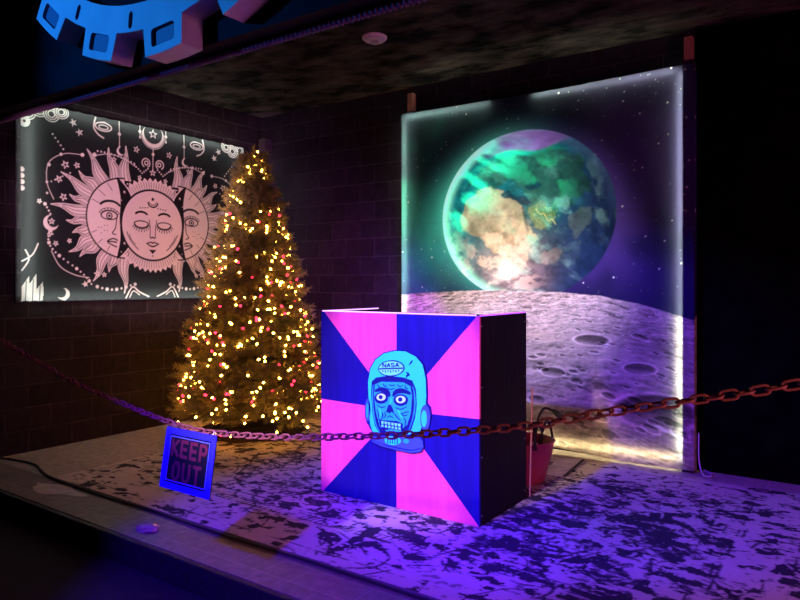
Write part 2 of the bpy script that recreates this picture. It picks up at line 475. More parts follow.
def stroke(pts, w):   # a tapered brush stroke as a polygon
    n = len(pts); l, r_ = [], []
    for i, p in enumerate(pts):
        q0, q1 = pts[max(0, i - 1)], pts[min(n - 1, i + 1)]
        dx, dy = q1[0] - q0[0], q1[1] - q0[1]; ln = math.hypot(dx, dy) or 1
        ww = w * (0.35 + 0.65 * math.sin(math.pi * (i + .35) / (n - .3)))
        l.append((p[0] - dy / ln * ww / 2, p[1] + dx / ln * ww / 2)); r_.append((p[0] + dy / ln * ww / 2, p[1] - dx / ln * ww / 2))
    return l + r_[::-1]
def bar(p, q, w):
    dx, dy = q[0] - p[0], q[1] - p[1]; ln = math.hypot(dx, dy); nx, ny = -dy / ln * w / 2, dx / ln * w / 2
    return [(p[0] + nx, p[1] + ny), (q[0] + nx, q[1] + ny), (q[0] - nx, q[1] - ny), (p[0] - nx, p[1] - ny)]
M_ink = mat('navy_ink', (0.006, 0.008, 0.16), .6, spec=.2)
M_cyan = mat('cyan_print', (0.03, 0.82, 0.95), .55, spec=.2)
M_cyan2 = mat('light_cyan_print', (0.18, 0.95, 0.98), .55, spec=.2)
M_mid = mat('blue_print', (0.02, 0.50, 0.92), .6, spec=.2)
M_mid2 = mat('violet_blue_print', (0.05, 0.10, 0.80), .6, spec=.2)
out = [(103, 428), (92, 405), (78, 385), (70, 350), (70, 290), (78, 262), (82, 190), (92, 130), (118, 84), (160, 56), (210, 47), (260, 52), (307, 77), (338, 118), (351, 180), (355, 250),
       (354, 295), (367, 310), (371, 350), (361, 392), (338, 418), (334, 430), (338, 460), (341, 490), (327, 515), (290, 523), (230, 515), (150, 498), (102, 478), (94, 452)]
zl('backing', [out], M_ink, 0)
shell = [(104, 420), (96, 395), (88, 300), (86, 192), (96, 132), (121, 88), (161, 60), (210, 51), (259, 56), (304, 81), (334, 120), (347, 180), (350, 255), (347, 300), (338, 330), (330, 400), (322, 430), (210, 440), (110, 430)]
zl('helmet_shell', [shell], M_cyan, 1)
e1 = zl('ear_pod', [ell(84, 325, 13, 53)], M_mid2, 1); e2 = zl('ear_pod', [ell(346, 358, 21, 58)], M_mid2, 2)
zl('pad', [ell(342, 362, 12, 38)], M_cyan, 3, e2); zl('pad', [ell(83, 328, 6, 36)], M_mid, 2, e1)
vis = [(104, 190), (124, 172), (180, 165), (250, 175), (290, 190), (306, 230), (310, 300), (302, 360), (287, 410), (270, 434), (200, 440), (140, 431), (119, 400), (107, 340), (101, 260)]
zl('visor', [vis], M_ink, 2)
zl('visor_rim', [stroke([(x, y) for x, y in bez([(112, 205), (108, 260), (114, 340), (126, 398), (142, 424)], 5)], 5), stroke(bez([(292, 215), (300, 250), (302, 310), (292, 365), (276, 415)], 5), 5)], M_mid, 3)
face = [(120, 205), (150, 192), (250, 197), (282, 215), (290, 260), (284, 340), (268, 390), (240, 424), (180, 428), (142, 402), (124, 330), (116, 260)]
fc = zl('face', [face], M_mid, 3)
zl('brow', [stroke(bez([(120, 235), (150, 228), (178, 240), (188, 262)], 5), 24), stroke(bez([(205, 262), (220, 240), (250, 236), (284, 250)], 5), 24)], M_ink, 4, fc)
zl('eye_socket', [ell(150, 268, 32, 27), ell(240, 278, 33, 27)], M_ink, 4, fc)
zl('wrinkle', [stroke(bez(p, 5), 5) for p in ([(130, 205), (140, 215), (138, 225)], [(160, 200), (165, 212), (180, 216)], [(185, 205), (200, 212), (215, 206)], [(175, 222), (195, 228), (215, 222)],
    [(225, 205), (235, 216), (250, 210)], [(258, 208), (262, 222), (272, 228)], [(128, 300), (150, 312), (170, 308)], [(214, 312), (240, 320), (268, 308)], [(130, 320), (138, 350), (134, 375)],
    [(150, 330), (158, 350), (150, 368)], [(165, 335), (170, 350), (160, 365)], [(212, 340), (222, 355), (240, 372)], [(240, 335), (250, 350), (272, 345)], [(238, 345), (258, 335), (278, 330)], [(252, 360), (262, 372), (258, 392)],
    [(178, 360), (190, 352), (205, 360)], [(142, 385), (135, 398), (150, 412)], [(244, 420), (256, 405), (262, 390)])], M_ink, 4, fc)
zl('cheek', [stroke(bez([(140, 312), (148, 335), (142, 360)], 5), 9), stroke(bez([(226, 325), (236, 338), (246, 362)], 5), 10), stroke(bez([(194, 268), (195, 282), (192, 298)], 4), 10)], M_cyan, 4, fc)
for cx_, cy_ in ((150, 264), (240, 275)):
    ey = zl('eye', [ell(cx_, cy_, 22, 17)], mat('pale_print', (.55, .97, .9), .5), 5, fc)
    zl('pupil', [ell(cx_ - 1, cy_, 9, 10)], M_ink, 6, ey)
zl('nose', [[(184, 300), (172, 336), (184, 334), (190, 342), (198, 332), (210, 342), (206, 322), (196, 300)]], M_ink, 4, fc)
zl('mouth', [[(140, 366), (160, 372), (220, 374), (250, 386), (250, 420), (226, 416), (190, 412), (164, 420), (144, 398)]], M_ink, 4, fc)
teeth = []
for k in range(6):
    x = 150 + k * 15.5; y = 375 + k * 2.2
    teeth.append([(x, y), (x + 13, y + 1.5), (x + 11.5, y + 14), (x + 2, y + 13)])
    teeth.append([(x + 3, y + 17), (x + 12, y + 18), (x + 13, y + 29), (x + 2, y + 28)])
zl('tooth', teeth, M_cyan2, 5, fc)
col_ = zl('collar', [[(100, 455), (140, 446), (322, 448), (333, 462), (337, 490), (325, 511), (290, 519), (230, 511), (150, 494), (106, 475)]], M_mid2, 1)
zl('seam', [stroke(bez([(103, 468), (160, 486), (230, 500), (290, 505), (335, 492)], 6), 5), bar((325, 445), (110, 440), 6)], M_ink, 2, col_)
zl('vent', [ell(202, 466, 38, 21)], M_cyan, 2, col_); zl('slot', [bar((180 + 11 * k, 452), (180 + 11 * k, 480), 3.5) for k in range(5)], M_ink, 3, col_)
zl('knob', [ell(263, 466, 13, 11)], M_mid, 2, col_)
em = zl('emblem', [ell(195, 131, 61, 38)], M_ink, 2)
zl('field', [ell(195, 131, 56, 33)], M_cyan2, 3, em)
zl('band', [bar((141, 131), (249, 132), 6)], M_ink, 4, em)
def lt(x, y, segs, s=1.0): return [bar((x + a * s, y + b * s), (x + c * s, y + d_ * s), 4.2) for a, b, c, d_ in segs]
LN = [(0, 18, 0, 0), (0, 0, 14, 18), (14, 18, 14, 0)]; LA = [(0, 18, 7, 0), (7, 0, 14, 18), (3, 12, 11, 12)]; LS = [(14, 1, 1, 1), (1, 1, 1, 9), (1, 9, 13, 9), (13, 9, 13, 17), (13, 17, 0, 17)]
ls = []
for i, q in enumerate((LN, LA, LS, LA)): ls += lt(158 + i * 19.5, 107, q)
for i in range(7): ls.append(bar((156 + i * 12, 140), (160 + i * 12, 150 if i % 2 else 146), 3.6))
zl('lettering', ls, M_ink, 4, em)
zl('crack', [stroke(bez(p, 5), 6) for p in ([(290, 98), (285, 108), (276, 118)], [(262, 152), (272, 158), (278, 168)], [(272, 150), (268, 168), (262, 176)], [(262, 166), (270, 166), (280, 160)])], M_ink, 2)

# ------------------------------------------------------------------ chain across the front
CP = [(-6.135, 1.60), (-5.4, 1.345), (-4.681, 1.135), (-4.288, 1.045), (-3.934, 0.965), (-3.612, 0.903), (-3.319, 0.86), (-3.051, 0.822), (-2.869, 0.803), (-2.682, 0.792), (-2.506, 0.797), (-2.301, 0.812),
      (-2.051, 0.837), (-1.823, 0.869), (-1.47, 0.922), (-1.126, 0.984), (-0.936, 1.024), (-0.698, 1.09), (-0.404, 1.165), (-0.2, 1.218), (0.12, 1.315)]
YC = 2.10
cp = np.array(bez(CP, 24)); seg = np.hypot(*np.diff(cp, axis=0).T); cs = np.concatenate([[0], np.cumsum(seg)])
pitch = 0.0405
M_chain = mat('chain_plastic', (0.27, 0.085, 0.09), .45)
chain = thing('barrier_chain', 'rust-red link chain slung across the front of the stage', 'chain', (0, YC, 0))
lb = BM()
path = []
for k in range(24):
    a = 2 * math.pi * k / 24
    path.append((.0115 * (1 if math.cos(a) > 0 else -1) * (1 if abs(math.cos(a)) > .02 else 0) + .0135 * math.cos(a), .0135 * math.sin(a), 0))
rings = []
for i, p in enumerate(path):
    p0, p1 = Vector(path[i - 1]), Vector(path[(i + 1) % 24]); t = (p1 - p0).normalized(); nn = Vector((0, 0, 1)); b_ = t.cross(nn)
    rings.append([lb.verts.new(Vector(p) + (nn * math.cos(q * math.pi / 3) + b_ * math.sin(q * math.pi / 3)) * .0044) for q in range(6)])
for i in range(24):
    a, b_ = rings[i], rings[(i + 1) % 24]
    for q in range(6): lb.faces.new((a[q], a[(q + 1) % 6], b_[(q + 1) % 6], b_[q]))
finish(lb)
link_me = bpy.data.meshes.new('link'); lb.to_mesh(link_me); lb.free(); link_me.materials.append(M_chain)
link_me.polygons.foreach_set('use_smooth', [True] * len(link_me.polygons))
nl = int(cs[-1] / pitch)
rest = BM()
for k in range(nl):
    s = cs[-1] - (k + .5) * pitch
    x, z = np.interp(s, cs, cp[:, 0]), np.interp(s, cs, cp[:, 1])
    x2, z2 = np.interp(s + .01, cs, cp[:, 0]), np.interp(s + .01, cs, cp[:, 1])
    ang = math.atan2(z2 - z, x2 - x)
    M = Matrix.Translation((x, 0, z)) @ Matrix.Rotation(-ang, 4, 'Y') @ Matrix.Rotation(R(90 if k % 2 else 0) + R(20) + random.uniform(-.25, .25), 4, 'X')
    if k < 100:
        o = bpy.data.objects.new('link', link_me); link(o, chain); o.matrix_local = M
    else:
        t = BM(); t.from_mesh(link_me); t.transform(M); tmp = bpy.data.meshes.new('t'); t.to_mesh(tmp); t.free(); rest.from_mesh(tmp); bpy.data.meshes.remove(tmp)
tag(obj('link', rest, M_chain, chain, True), kind='stuff')
b_ = BM(); box(b_, XL + .002, XL + .012, -.02, .02, 1.58, 1.63, .003); obj('wall_hook', b_, mat('hook_steel', (.3, .3, .3), .4, .8), chain)

# ------------------------------------------------------------------ KEEP OUT sign
sg = thing('keep_out_sign', 'small blue-framed KEEP OUT sign hanging from the chain', 'sign', (-2.697, YC - 0.012, 0.785), (R(-9), 0, 0))
SW, SH = 0.375, 0.292
def fr(bm, x0, x1, z0, z1, t, y0, y1):
    for a in ((x0, x1, z1 - t, z1), (x0, x1, z0, z0 + t), (x0, x0 + t, z0 + t, z1 - t), (x1 - t, x1, z0 + t, z1 - t)):
        box(bm, a[0], a[1], y0, y1, a[2], a[3])
    return bm
obj('board', box(BM(), -SW / 2, SW / 2, -.003, .003, -SH, 0), mat('sign_black', (.006, .006, .02), .4), sg)
obj('border', fr(BM(), -SW / 2, SW / 2, -SH, 0, .030, -.0055, -.0032), mat('sign_blue_border', (.03, .03, .92), .5, spec=.1), sg)
obj('inner_line', fr(BM(), -SW / 2 + .038, SW / 2 - .038, -SH + .038, -.038, .005, -.005, -.0032), mat('sign_pale_line', (.12, .16, .95), .5, spec=.1), sg)
M_let = mat('sign_red_letters', (.13, .012, .05), .5)
GL = {'K': [((0, 0), (0, 1)), ((0, .42), (.9, 1)), ((.22, .55), (.95, 0))], 'E': [((0, 0), (0, 1)), ((0, 1), (.85, 1)), ((0, .5), (.75, .5)), ((0, 0), (.85, 0))],
      'P': [((0, 0), (0, 1)), ((0, 1), (.7, 1)), ((.7, 1), (.9, .85)), ((.9, .85), (.9, .62)), ((.9, .62), (.7, .45)), ((.7, .45), (0, .45))],
      'O': [((.25, 0), (0, .25)), ((0, .25), (0, .75)), ((0, .75), (.25, 1)), ((.25, 1), (.65, 1)), ((.65, 1), (.9, .75)), ((.9, .75), (.9, .25)), ((.9, .25), (.65, 0)), ((.65, 0), (.25, 0))],
      'U': [((0, 1), (0, .25)), ((0, .25), (.25, 0)), ((.25, 0), (.65, 0)), ((.65, 0), (.9, .25)), ((.9, .25), (.9, 1))], 'T': [((0, 1), (.95, 1)), ((.47, 1), (.47, 0))]}
def word(txt, x0, z0, w, h, gap):
    for i, ch in enumerate(txt):
        bm = BM()
        for j, (a, b) in enumerate(GL[ch]):
            A = (x0 + i * (w + gap) + a[0] * w, z0 + a[1] * h); B = (x0 + i * (w + gap) + b[0] * w, z0 + b[1] * h)
            dx, dz = B[0] - A[0], B[1] - A[1]; ln = math.hypot(dx, dz); e = .0065
            A = (A[0] - dx / ln * e, A[1] - dz / ln * e); B = (B[0] + dx / ln * e, B[1] + dz / ln * e)
            slab(bm, bar(A, B, .0165), -.0046 - .0001 * j, -.0031)
        finish(bm); obj('letter', bm, M_let, sg)
word('KEEP', -.125, -.128, .046, .070, .0245); word('OUT', -.100, -.242, .050, .078, .0265)
for x in (-.15, .15):
    obj('hanger', tube(BM(), [(x, 0, -.012), (x, .006, .004), (x, .012, .020), (x, .006, .006)], .0022, 6), mat('wire', (.4, .4, .42), .3, .9), sg)

# ------------------------------------------------------------------ gear on the front wall
def gear():
    g = thing('gear_wall_ornament', 'huge blue-lit toothed gear ring fixed high on the front wall', 'wall decoration', (-3.17, 2.20, 4.585))
    TH, Rh, Rr, Rt, NT = 0.135, 1.54, 1.692, 1.848, 18
    M_g = mottled('gear_paint', (0.40, 0.42, 0.45), (0.47, 0.49, 0.52), 4, .55, .1)
    M_gp = mat('gear_recess', (0.09, 0.13, 0.20), .6)
    ph = math.atan2(2.81 - 4.585, -3.723 + 3.17)
    per = 2 * math.pi / NT
    htip, hroot = .32 / 2 / Rt * .98, .335 / 2 / Rr
    loop = []
    for k in range(NT):
        c_ = ph + k * per
        loop += [(Rr, c_ - hroot), (Rt, c_ - htip), (Rt, c_ - htip * .34), (Rt, c_ + htip * .34), (Rt, c_ + htip), (Rr, c_ + hroot), (Rr, c_ + per / 2)]
    P = lambda r_, a: (r_ * math.cos(a), r_ * math.sin(a))
    bm = BM(); nL = len(loop)
    fo = [bm.verts.new((P(*q)[0], 0, P(*q)[1])) for q in loop]; bo = [bm.verts.new((v.co.x, TH, v.co.z)) for v in fo]
    fi = [bm.verts.new((P(Rh, q[1])[0], 0, P(Rh, q[1])[1])) for q in loop]; bi = [bm.verts.new((v.co.x, TH, v.co.z)) for v in fi]
    # ring part of the front between the bore and the root circle, then the tooth faces
    for i in range(nL):
        j = (i + 1) % nL
        bm.faces.new((fi[i], fi[j], fo[j], fo[i])); bm.faces.new((bo[i], bo[j], bi[j], bi[i]))
        bm.faces.new((fo[i], fo[j], bo[j], bo[i])); bm.faces.new((bi[i], bi[j], fi[j], fi[i]))
    finish(bm)
    ring = obj('gear_body', bm, M_g, g)
    cut = BM(); pan = BM()
    for k in range(NT):
        c_ = ph + k * per; t = Vector((-math.sin(c_), 0, math.cos(c_))); u = Vector((math.cos(c_), 0, math.sin(c_)))
        o = u * 1.752
        rect = []
        for sx, sy in ((1, 1), (-1, 1), (-1, -1), (1, -1)):
            for q in range(5):
                a = math.atan2(sy, sx) - R(45) + R(90) * q / 4
                rect.append((sx * .078 + .022 * math.cos(a), sy * .028 + .022 * math.sin(a)))
        slab(cut, [((o + t * x + u * y).x, (o + t * x + u * y).z) for x, y in rect], -.03, .022)
        for c2 in (c_ + per * .5,):
            u2 = Vector((math.cos(c2), 0, math.sin(c2))); t2 = Vector((-math.sin(c2), 0, math.cos(c2)))
            o2 = u2 * 1.625
            # slots sit upright in the ring
            pill = []
            for q in range(20):
                a = 2 * math.pi * q / 20
                pill.append((.020 * math.cos(a), .030 * math.sin(a) + (.018 if math.sin(a) >= 0 else -.018)))
            slab(cut, [((o2 + t2 * x + u2 * y).x, (o2 + t2 * x + u2 * y).z) for x, y in pill], -.03, .03)
    finish(cut)
    co = obj('gear_cut', cut, M_gp, g)
    md = ring.modifiers.new('cut', 'BOOLEAN'); md.object = co; md.operation = 'DIFFERENCE'; md.solver = 'EXACT'
    try: md.material_mode = 'TRANSFER'
    except Exception: pass
    dg = bpy.context.evaluated_depsgraph_get()
    me = bpy.data.meshes.new_from_object(ring.evaluated_get(dg))
    ring.modifiers.clear(); ring.data = me
    bpy.data.objects.remove(co)
    for k in range(0, NT, 3):
        a = ph + k * per + per / 2
        obj('mounting_block', box(BM(), 1.6 * math.cos(a) - .03, 1.6 * math.cos(a) + .03, TH, YF - 2.2 - .001, 1.6 * math.sin(a) - .03, 1.6 * math.sin(a) + .03), M_gp, g)
gear()

# ------------------------------------------------------------------ Earth-over-the-Moon backdrop
EX0, EX1, EZ0, EZ1 = -3.940, -1.13, 0.022, 3.245
EYF = 5.655
cv = Canvas(EX1 - EX0, EZ1 - EZ0, 0.0062)
X, Z = cv.X + EX0, cv.Y + EZ0
# sky
neb = fbm(X * 1.3 + 5, Z * 1.3, 101, 5); neb2 = fbm(X * 2.2 + 9, Z * 2.2 + 4, 111, 5)
base = np.stack([0.012 + 0.010 * neb2, 0.009 + .010 * neb, 0.048 + 0.035 * neb], -1)
G_ = lambda x, z, rx, rz: np.exp(-((X - x) / rx) ** 2 - ((Z - z) / rz) ** 2)
grn = (G_(-3.75, 2.30, .55, .75) + .9 * G_(-2.9, 3.02, .75, .20) + .7 * G_(-3.55, 2.95, .5, .3) + .4 * G_(-3.6, 1.7, .5, .3)) * (.25 + 1.1 * sstep(.30, .70, neb))
sky = base * (1 - .6 * np.clip(grn, 0, 1))[..., None] + grn[..., None] * np.array((.016, .19, .155))
pur = (.9 * G_(-1.55, 2.55, .5, .7) + .8 * G_(-1.75, 1.75, .6, .4) + .5 * G_(-3.9, 1.65, .4, .35)) * (.3 + sstep(.32, .68, neb2))
sky = sky + pur[..., None] * np.array((.040, .016, .12))
cv.C[:] = sky
sr = random.Random(3)
for k in range(380):
    x, z = sr.uniform(0, cv.w), sr.uniform(1.25, cv.h); b = sr.random() ** 3
    cv.disc(x, z, .0026 + .0048 * b, (.75 + .2 * b, .85, .95), a=.35 + .65 * b)
# globe
GX, GZ, GRX, GRZ = -2.59, 2.128, .853, .776
gx, gz = (X - GX) / GRX, (Z - GZ) / GRZ
rad = np.hypot(gx, gz)
halo = np.exp(-np.clip(rad - 1, 0, 9) * 9) * (rad > .9) * sstep(.5, -.9, gx)
cv.C += (halo * .30)[..., None] * np.array((.12, .95, .62))
S = lambda cx, cy: (-3.445 + (cx - 15) / 575 * 1.709 - EX0, 2.903 - (cy - 30) / 540 * 1.45 - EZ0)
inside = sstep(1.006, .994, rad)
k3 = np.sqrt(np.clip(1 - rad ** 2, 0, 1))
wx, wz = np.arcsin(np.clip(gx, -1, 1)), np.arcsin(np.clip(gz, -1, 1))
cl = fbm(wx * 4 + wz * 1.2 + 3, wz * 5 + 7 + .8 * fbm(wx * 3, wz * 3, 131, 3), 121, 6, .58)
tx = fbm(wx * 9 + 20, wz * 9, 141, 5, .6)
ocean = np.array((.008, .050, .085))
greenness = np.clip(.5 - gx * .75 + gz * .45, 0, 1)
g = ocean * (1 + 2.2 * greenness[..., None] * np.array((.1, 1.0, .55))) + (sstep(.0, 1, gx) * .45)[..., None] * np.array((.05, .018, .16))
rough_ = fbm(cv.X * 9 + 5, cv.Y * 9 + 2, 301, 5, .6) - .5
rough2 = fbm(cv.X * 9 + 45, cv.Y * 9 + 22, 311, 5, .6) - .5
def land(pts, col, a, wob=.10, soft=.02):
    """a land mass with a ragged coast"""
    q = [S(*p) for p in bez(list(pts) + [pts[0]], 4)[:-1]]
    xs = [p[0] for p in q]; ys = [p[1] for p in q]
    cxm, cym = sum(xs) / len(xs), sum(ys) / len(ys)
    wx_, wy_ = cv.X + rough_ * wob * 2, cv.Y + rough2 * wob * 2
    m = np.zeros(wx_.shape, bool); n_ = len(q)
    for i_ in range(n_):
        x0, y0 = q[i_]; x1, y1 = q[(i_ + 1) % n_]
        if y0 == y1: continue
        m ^= ((y0 > wy_) != (y1 > wy_)) & (wx_ < (x1 - x0) * (wy_ - y0) / (y1 - y0) + x0)
    m = m.astype(float)
    for _ in range(2): m = (m + np.roll(m, 1, 0) + np.roll(m, -1, 0) + np.roll(m, 1, 1) + np.roll(m, -1, 1)) / 5
    return m * a, np.array(col)
layers = [land([(95, 280), (108, 245), (150, 216), (200, 211), (236, 230), (250, 255), (300, 280), (310, 330), (335, 372), (352, 395), (325, 425), (318, 470), (290, 520), (262, 540), (235, 520), (225, 470), (195, 430), (150, 395), (105, 372), (92, 330)], (.33, .295, .20), .85, .06),
          land([(130, 190), (150, 150), (210, 125), (290, 108), (390, 110), (450, 135), (495, 190), (505, 250), (470, 300), (420, 295), (390, 325), (330, 270), (280, 215), (230, 205), (190, 208)], (.026, .095, .065), .70, .12),
          land([(318, 288), (368, 270), (406, 335), (366, 366), (335, 345)], (.12, .16, .08), .85, .05),
          land([(455, 318), (520, 316), (505, 380), (478, 422), (460, 372)], (.11, .15, .16), .65, .08),
          land([(360, 450), (400, 440), (430, 462), (370, 475)], (.26, .17, .15), .6, .08),
          land([(228, 240), (250, 230), (268, 248), (300, 252), (326, 264), (312, 286), (272, 264), (240, 256)], (.006, .045, .07), .95, .02),
          land([(306, 222), (338, 206), (366, 222), (336, 237)], (.006, .05, .075), .9, .02),
          land([(298, 292), (306, 292), (322, 366), (312, 368)], (.012, .05, .06), .9, .01)]
for a_, c_ in layers: g = g * (1 - a_[..., None]) + a_[..., None] * c_ * (.55 + .9 * fbm(cv.X * 7, cv.Y * 7 + 3, 321, 5, .6))[..., None]
tmp = cv.C.copy(); cv.C[:] = g
cv.line([S(*p) for p in bez([(345, 300), (358, 318), (372, 318), (385, 342), (398, 338), (410, 356)], 4)], .007, (.8, .6, .22), .45)
for q_ in range(40):
    cv.disc(*S(sr.uniform(330, 420), sr.uniform(285, 350)), .0035, (.85, .65, .25), a=.45)
g = cv.C.copy(); cv.C[:] = tmp
g *= (.45 + 1.1 * tx)[..., None]
cloud = sstep(.50, .72, cl) * (.25 + .75 * sstep(.3, .7, fbm(wx * 2 + 1, wz * 2, 151, 3)))
ccol = np.stack([.16 + .10 * sstep(.1, -.6, gz), .52 + 0 * gx, .42 + .05 * gx], -1)
ccol = ccol * (1 - sstep(.1, .8, gx)[..., None] * .6) + sstep(.1, .8, gx)[..., None] * np.array((.16, .14, .24)) * .6
g = g * (1 - .72 * cloud[..., None]) + .72 * cloud[..., None] * ccol * (.6 + .9 * tx[..., None])
# bright pink-white clouds round the sunlit patch
gl = S(250, 505); dgl = np.hypot(cv.X - gl[0], (cv.Y - gl[1]))
warm = np.exp(-(dgl / .36) ** 2)
g = g + (warm * .42)[..., None] * np.array((.95, .45, .33)) * (.35 + 1.3 * tx)[..., None]
wc = sstep(.47, .62, fbm(wx * 6 + 2, wz * 7 + 5, 161, 6, .6)) * np.exp(-((dgl - .12) / .30) ** 2) * sstep(.45, -.1, gx)
g = g * (1 - .8 * wc[..., None]) + .8 * wc[..., None] * np.array((.95, .66, .52))
core = np.exp(-(dgl / .075) ** 2) + .55 * sstep(.45, .65, tx) * np.exp(-(dgl / .15) ** 2)
g = g * (1 - np.clip(core, 0, 1)[..., None]) + np.clip(core, 0, 1)[..., None] * np.array((1, .93, .75))
# green curtains of light at the upper left and the bright limb
au = sstep(.42, .70, fbm(wx * 3 + wz * 4, wz * 2.2 - wx * 1.2, 171, 5)) * sstep(-.15, -.75, gx - .9 * gz + .2)
g = g + (au * .85)[..., None] * np.array((.03, .85, .48))
g2 = sstep(.46, .66, fbm(wx * 4 + 3, wz * 4, 181, 4)) * np.exp(-(((gx - .28) / .30) ** 2 + ((gz - .45) / .42) ** 2))
g = g + (g2 * .30)[..., None] * np.array((.03, .8, .36))
limb = sstep(.84, 1.0, rad) ** 1.3
g = g + (limb * sstep(.40, -.75, gx) * 1.0)[..., None] * np.array((.35, .98, .62))
g = g + (limb * sstep(-.2, .6, gz) * .25)[..., None] * np.array((.3, .45, .85))
# violet band across the top of the globe
pc = sstep(.74, .79, gz + .03 * np.sin(gx * 9) + gx * -.08) * sstep(.9, .3, np.abs(gx - .08) / .75)
g = g * (1 - .75 * pc[..., None]) + .75 * pc[..., None] * np.array((.30, .12, .50)) * (.7 + .6 * tx[..., None])
g = np.clip(g, 0, 1.1) ** 1.22 * 1.3 * (1 - .5 * sstep(.15, 1.0, gx + .15 * gz))[..., None]
cv.C[:] = cv.C * (1 - inside[..., None]) + g * inside[..., None]
# moon ground
hx = np.array([-3.985, -3.48, -3.034, -2.621, -2.237, -1.881, -1.548, -1.13]); hz = np.array([1.39, 1.421, 1.441, 1.438, 1.429, 1.398, 1.335, 1.21])
hor = np.interp(X, hx, hz) + .008 * (fbm(X * 22, X * 0 + 1, 191, 3) - .5)
dep = np.clip(hor - Z, 0, 9)
near = sstep(.05, .75, dep)
def ground(ox, oz):
    a_ = fbm((X + ox) * 9, (dep + oz * .3) * 48 + 2, 211, 6, .6); b_ = fbm((X + ox) * 4.5 + 9, (dep + oz) * 13 + 5, 221, 7, .62)
    return a_ * (1 - near) + b_ * near
m1 = ground(0, 0); m2 = ground(.022, .014)
rel = np.clip((m1 - m2) * 4.5, -1, 1)
big = fbm(X * 2, dep * 4, 231, 4)
tone = np.clip(.52 + .32 * rel + .35 * (big - .5), .03, 1)
tone = tone * (1 - .62 * sstep(.62, .70, m1))
cr = random.Random(12)
for k in range(190):
    cx_, cd = cr.uniform(-3.9, -1.2), cr.random() ** 1.5 * 1.35 + .03
    rx = cr.uniform(.018, .055) * (.45 + cd) * (2.0 if cr.random() < .12 else 1); rz = rx * (.22 + .25 * cd)
    sl = cv.win(cx_ - EX0 - 2 * rx, cx_ - EX0 + 2 * rx, 0, cv.h)
    q = np.hypot((X[sl] - cx_) / rx, (dep[sl] - cd) / rz); up = (cd - dep[sl]) / rz
    tone[sl] = tone[sl] * (1 - .8 * sstep(1.0, .75, q) * sstep(-.7, .7, up)) + .5 * np.exp(-((q - 1) / .18) ** 2) * sstep(.4, -.8, up)
for cx_, cz_, rx, rz in ((-1.42, .46, .34, .15), (-1.95, 1.02, .16, .05), (-2.3, .72, .12, .045), (-1.55, .80, .14, .05)):
    q = np.hypot((X - cx_) / rx, (Z - cz_) / rz)
    tone = tone * (1 - .7 * sstep(1.05, .75, q) * sstep(-.6, .6, (Z - cz_) / rz + .4)) + .30 * np.exp(-((q - 1) / .09) ** 2)
warmm = np.exp(-((X + 2.75) / .9) ** 2) * np.exp(-dep * 3.0)
mc = np.stack([tone * .98, tone * .80, tone * .78], -1) + (warmm * .55 * tone)[..., None] * np.array((1, .62, .45))
mc = np.clip(mc, 0, 1) ** 1.25 * 1.1
mm = sstep(-.004, .006, hor - Z)
cv.C[:] = cv.C * (1 - mm[..., None]) + mc * mm[..., None]
# shade of two faint fold creases, darkened into the print colour
for zc in (1.05, 2.12): cv.C *= (1 - .10 * np.exp(-((Z - zc + .01 * np.sin(X * 3)) / .008) ** 2))[..., None]
cv.C[:] = np.clip(cv.C, 0, 1)
ed = thing('earth_backdrop', 'tall cloth backdrop of green Earth above cratered moon, strung between wooden posts', 'backdrop', ((EX0 + EX1) / 2, EYF, 0))
dx = (EX0 + EX1) / 2
yy = .008 * np.sin(X * 4.1 + .6 * Z) * np.sin(Z * 1.3) + .004 * np.sin(X * 11 + Z * 2)
side = sstep(.10, .25, np.minimum(X - EX0, EX1 - X)) * .8 + .0
sagtop = .030 * np.sin(np.pi * np.clip((X - EX0) / (EX1 - EX0), 0, 1)) * sstep(2.9, 3.245, Z)
M_ec = cloth_mat('printed_backdrop_cloth', 'print', .065, .40)
grid_mesh('cloth', np.stack([X - dx, yy * side, Z - sagtop * .6 + .006 * np.sin(X * 5) * sstep(.3, .03, Z) + .03 * sstep(-1.6, -2.6, X) * sstep(.5, .03, Z)], -1).reshape(-1, 3), cv.nx, cv.ny, cv.C, 'print', M_ec, ed)
M_wood = mottled('post_wood', (.26, .11, .075), (.36, .16, .11), 4, .7, .3, 30, (8, 8, .6))
M_pdark = mottled('post_paint', (.014, .010, .018), (.024, .018, .030), 6, .7, .2, spec=.1)
for x0, yo in ((EX0 + .015, .042), (EX1 - .094, 0)):
    p = obj('post', box(BM(), x0 - dx, x0 + .089 - dx, .012 + yo, .101 + yo, 0.002, 3.28, .004), M_pdark, ed)
    obj('post_end', box(BM(), x0 + .012 - dx, x0 + .077 - dx, .022 + yo, .091 + yo, 3.28, 3.47, .006), M_wood, p)
# side flap of cloth folded round the right post
fl = Canvas(.085, EZ1 - EZ0 - .02, .02)
ci = np.clip(((EX1 - EX0) - .02 - fl.X) / cv.step, 0, cv.nx - 1).astype(int); cj = np.clip(fl.Y / cv.step, 0, cv.ny - 1).astype(int)
grid_mesh('side_flap', np.stack([np.full(fl.X.shape, EX1 + .001 - dx), .0 + fl.X, fl.Y + EZ0], -1).reshape(-1, 3), fl.nx, fl.ny, cv.C[cj, ci], 'print', M_ec, ed)
obj('baffle_rail', box(BM(), EX0 + .108 - dx, EX1 - .096 - dx, .036, .060, 3.190, 3.232), M_pdark, ed)  # unseen rail added behind the top strip to block its back light
M_ls = glow('greenish_white_diodes', (.86, 1.0, .72), 46.0)
M_ls2 = glow('yellow_white_diodes', (1.0, .88, .42), 34.0)
zz = lambda x0, x1, z0, z1, m: obj('light_strip', box(BM(), x0 - dx, x1 - dx, .026, .032, z0, z1), m, ed)
zz(EX1 - .108, EX1 - .098, .10, 3.19, M_ls); zz(EX0 + .028, EX0 + .037, .10, 3.20, M_ls)
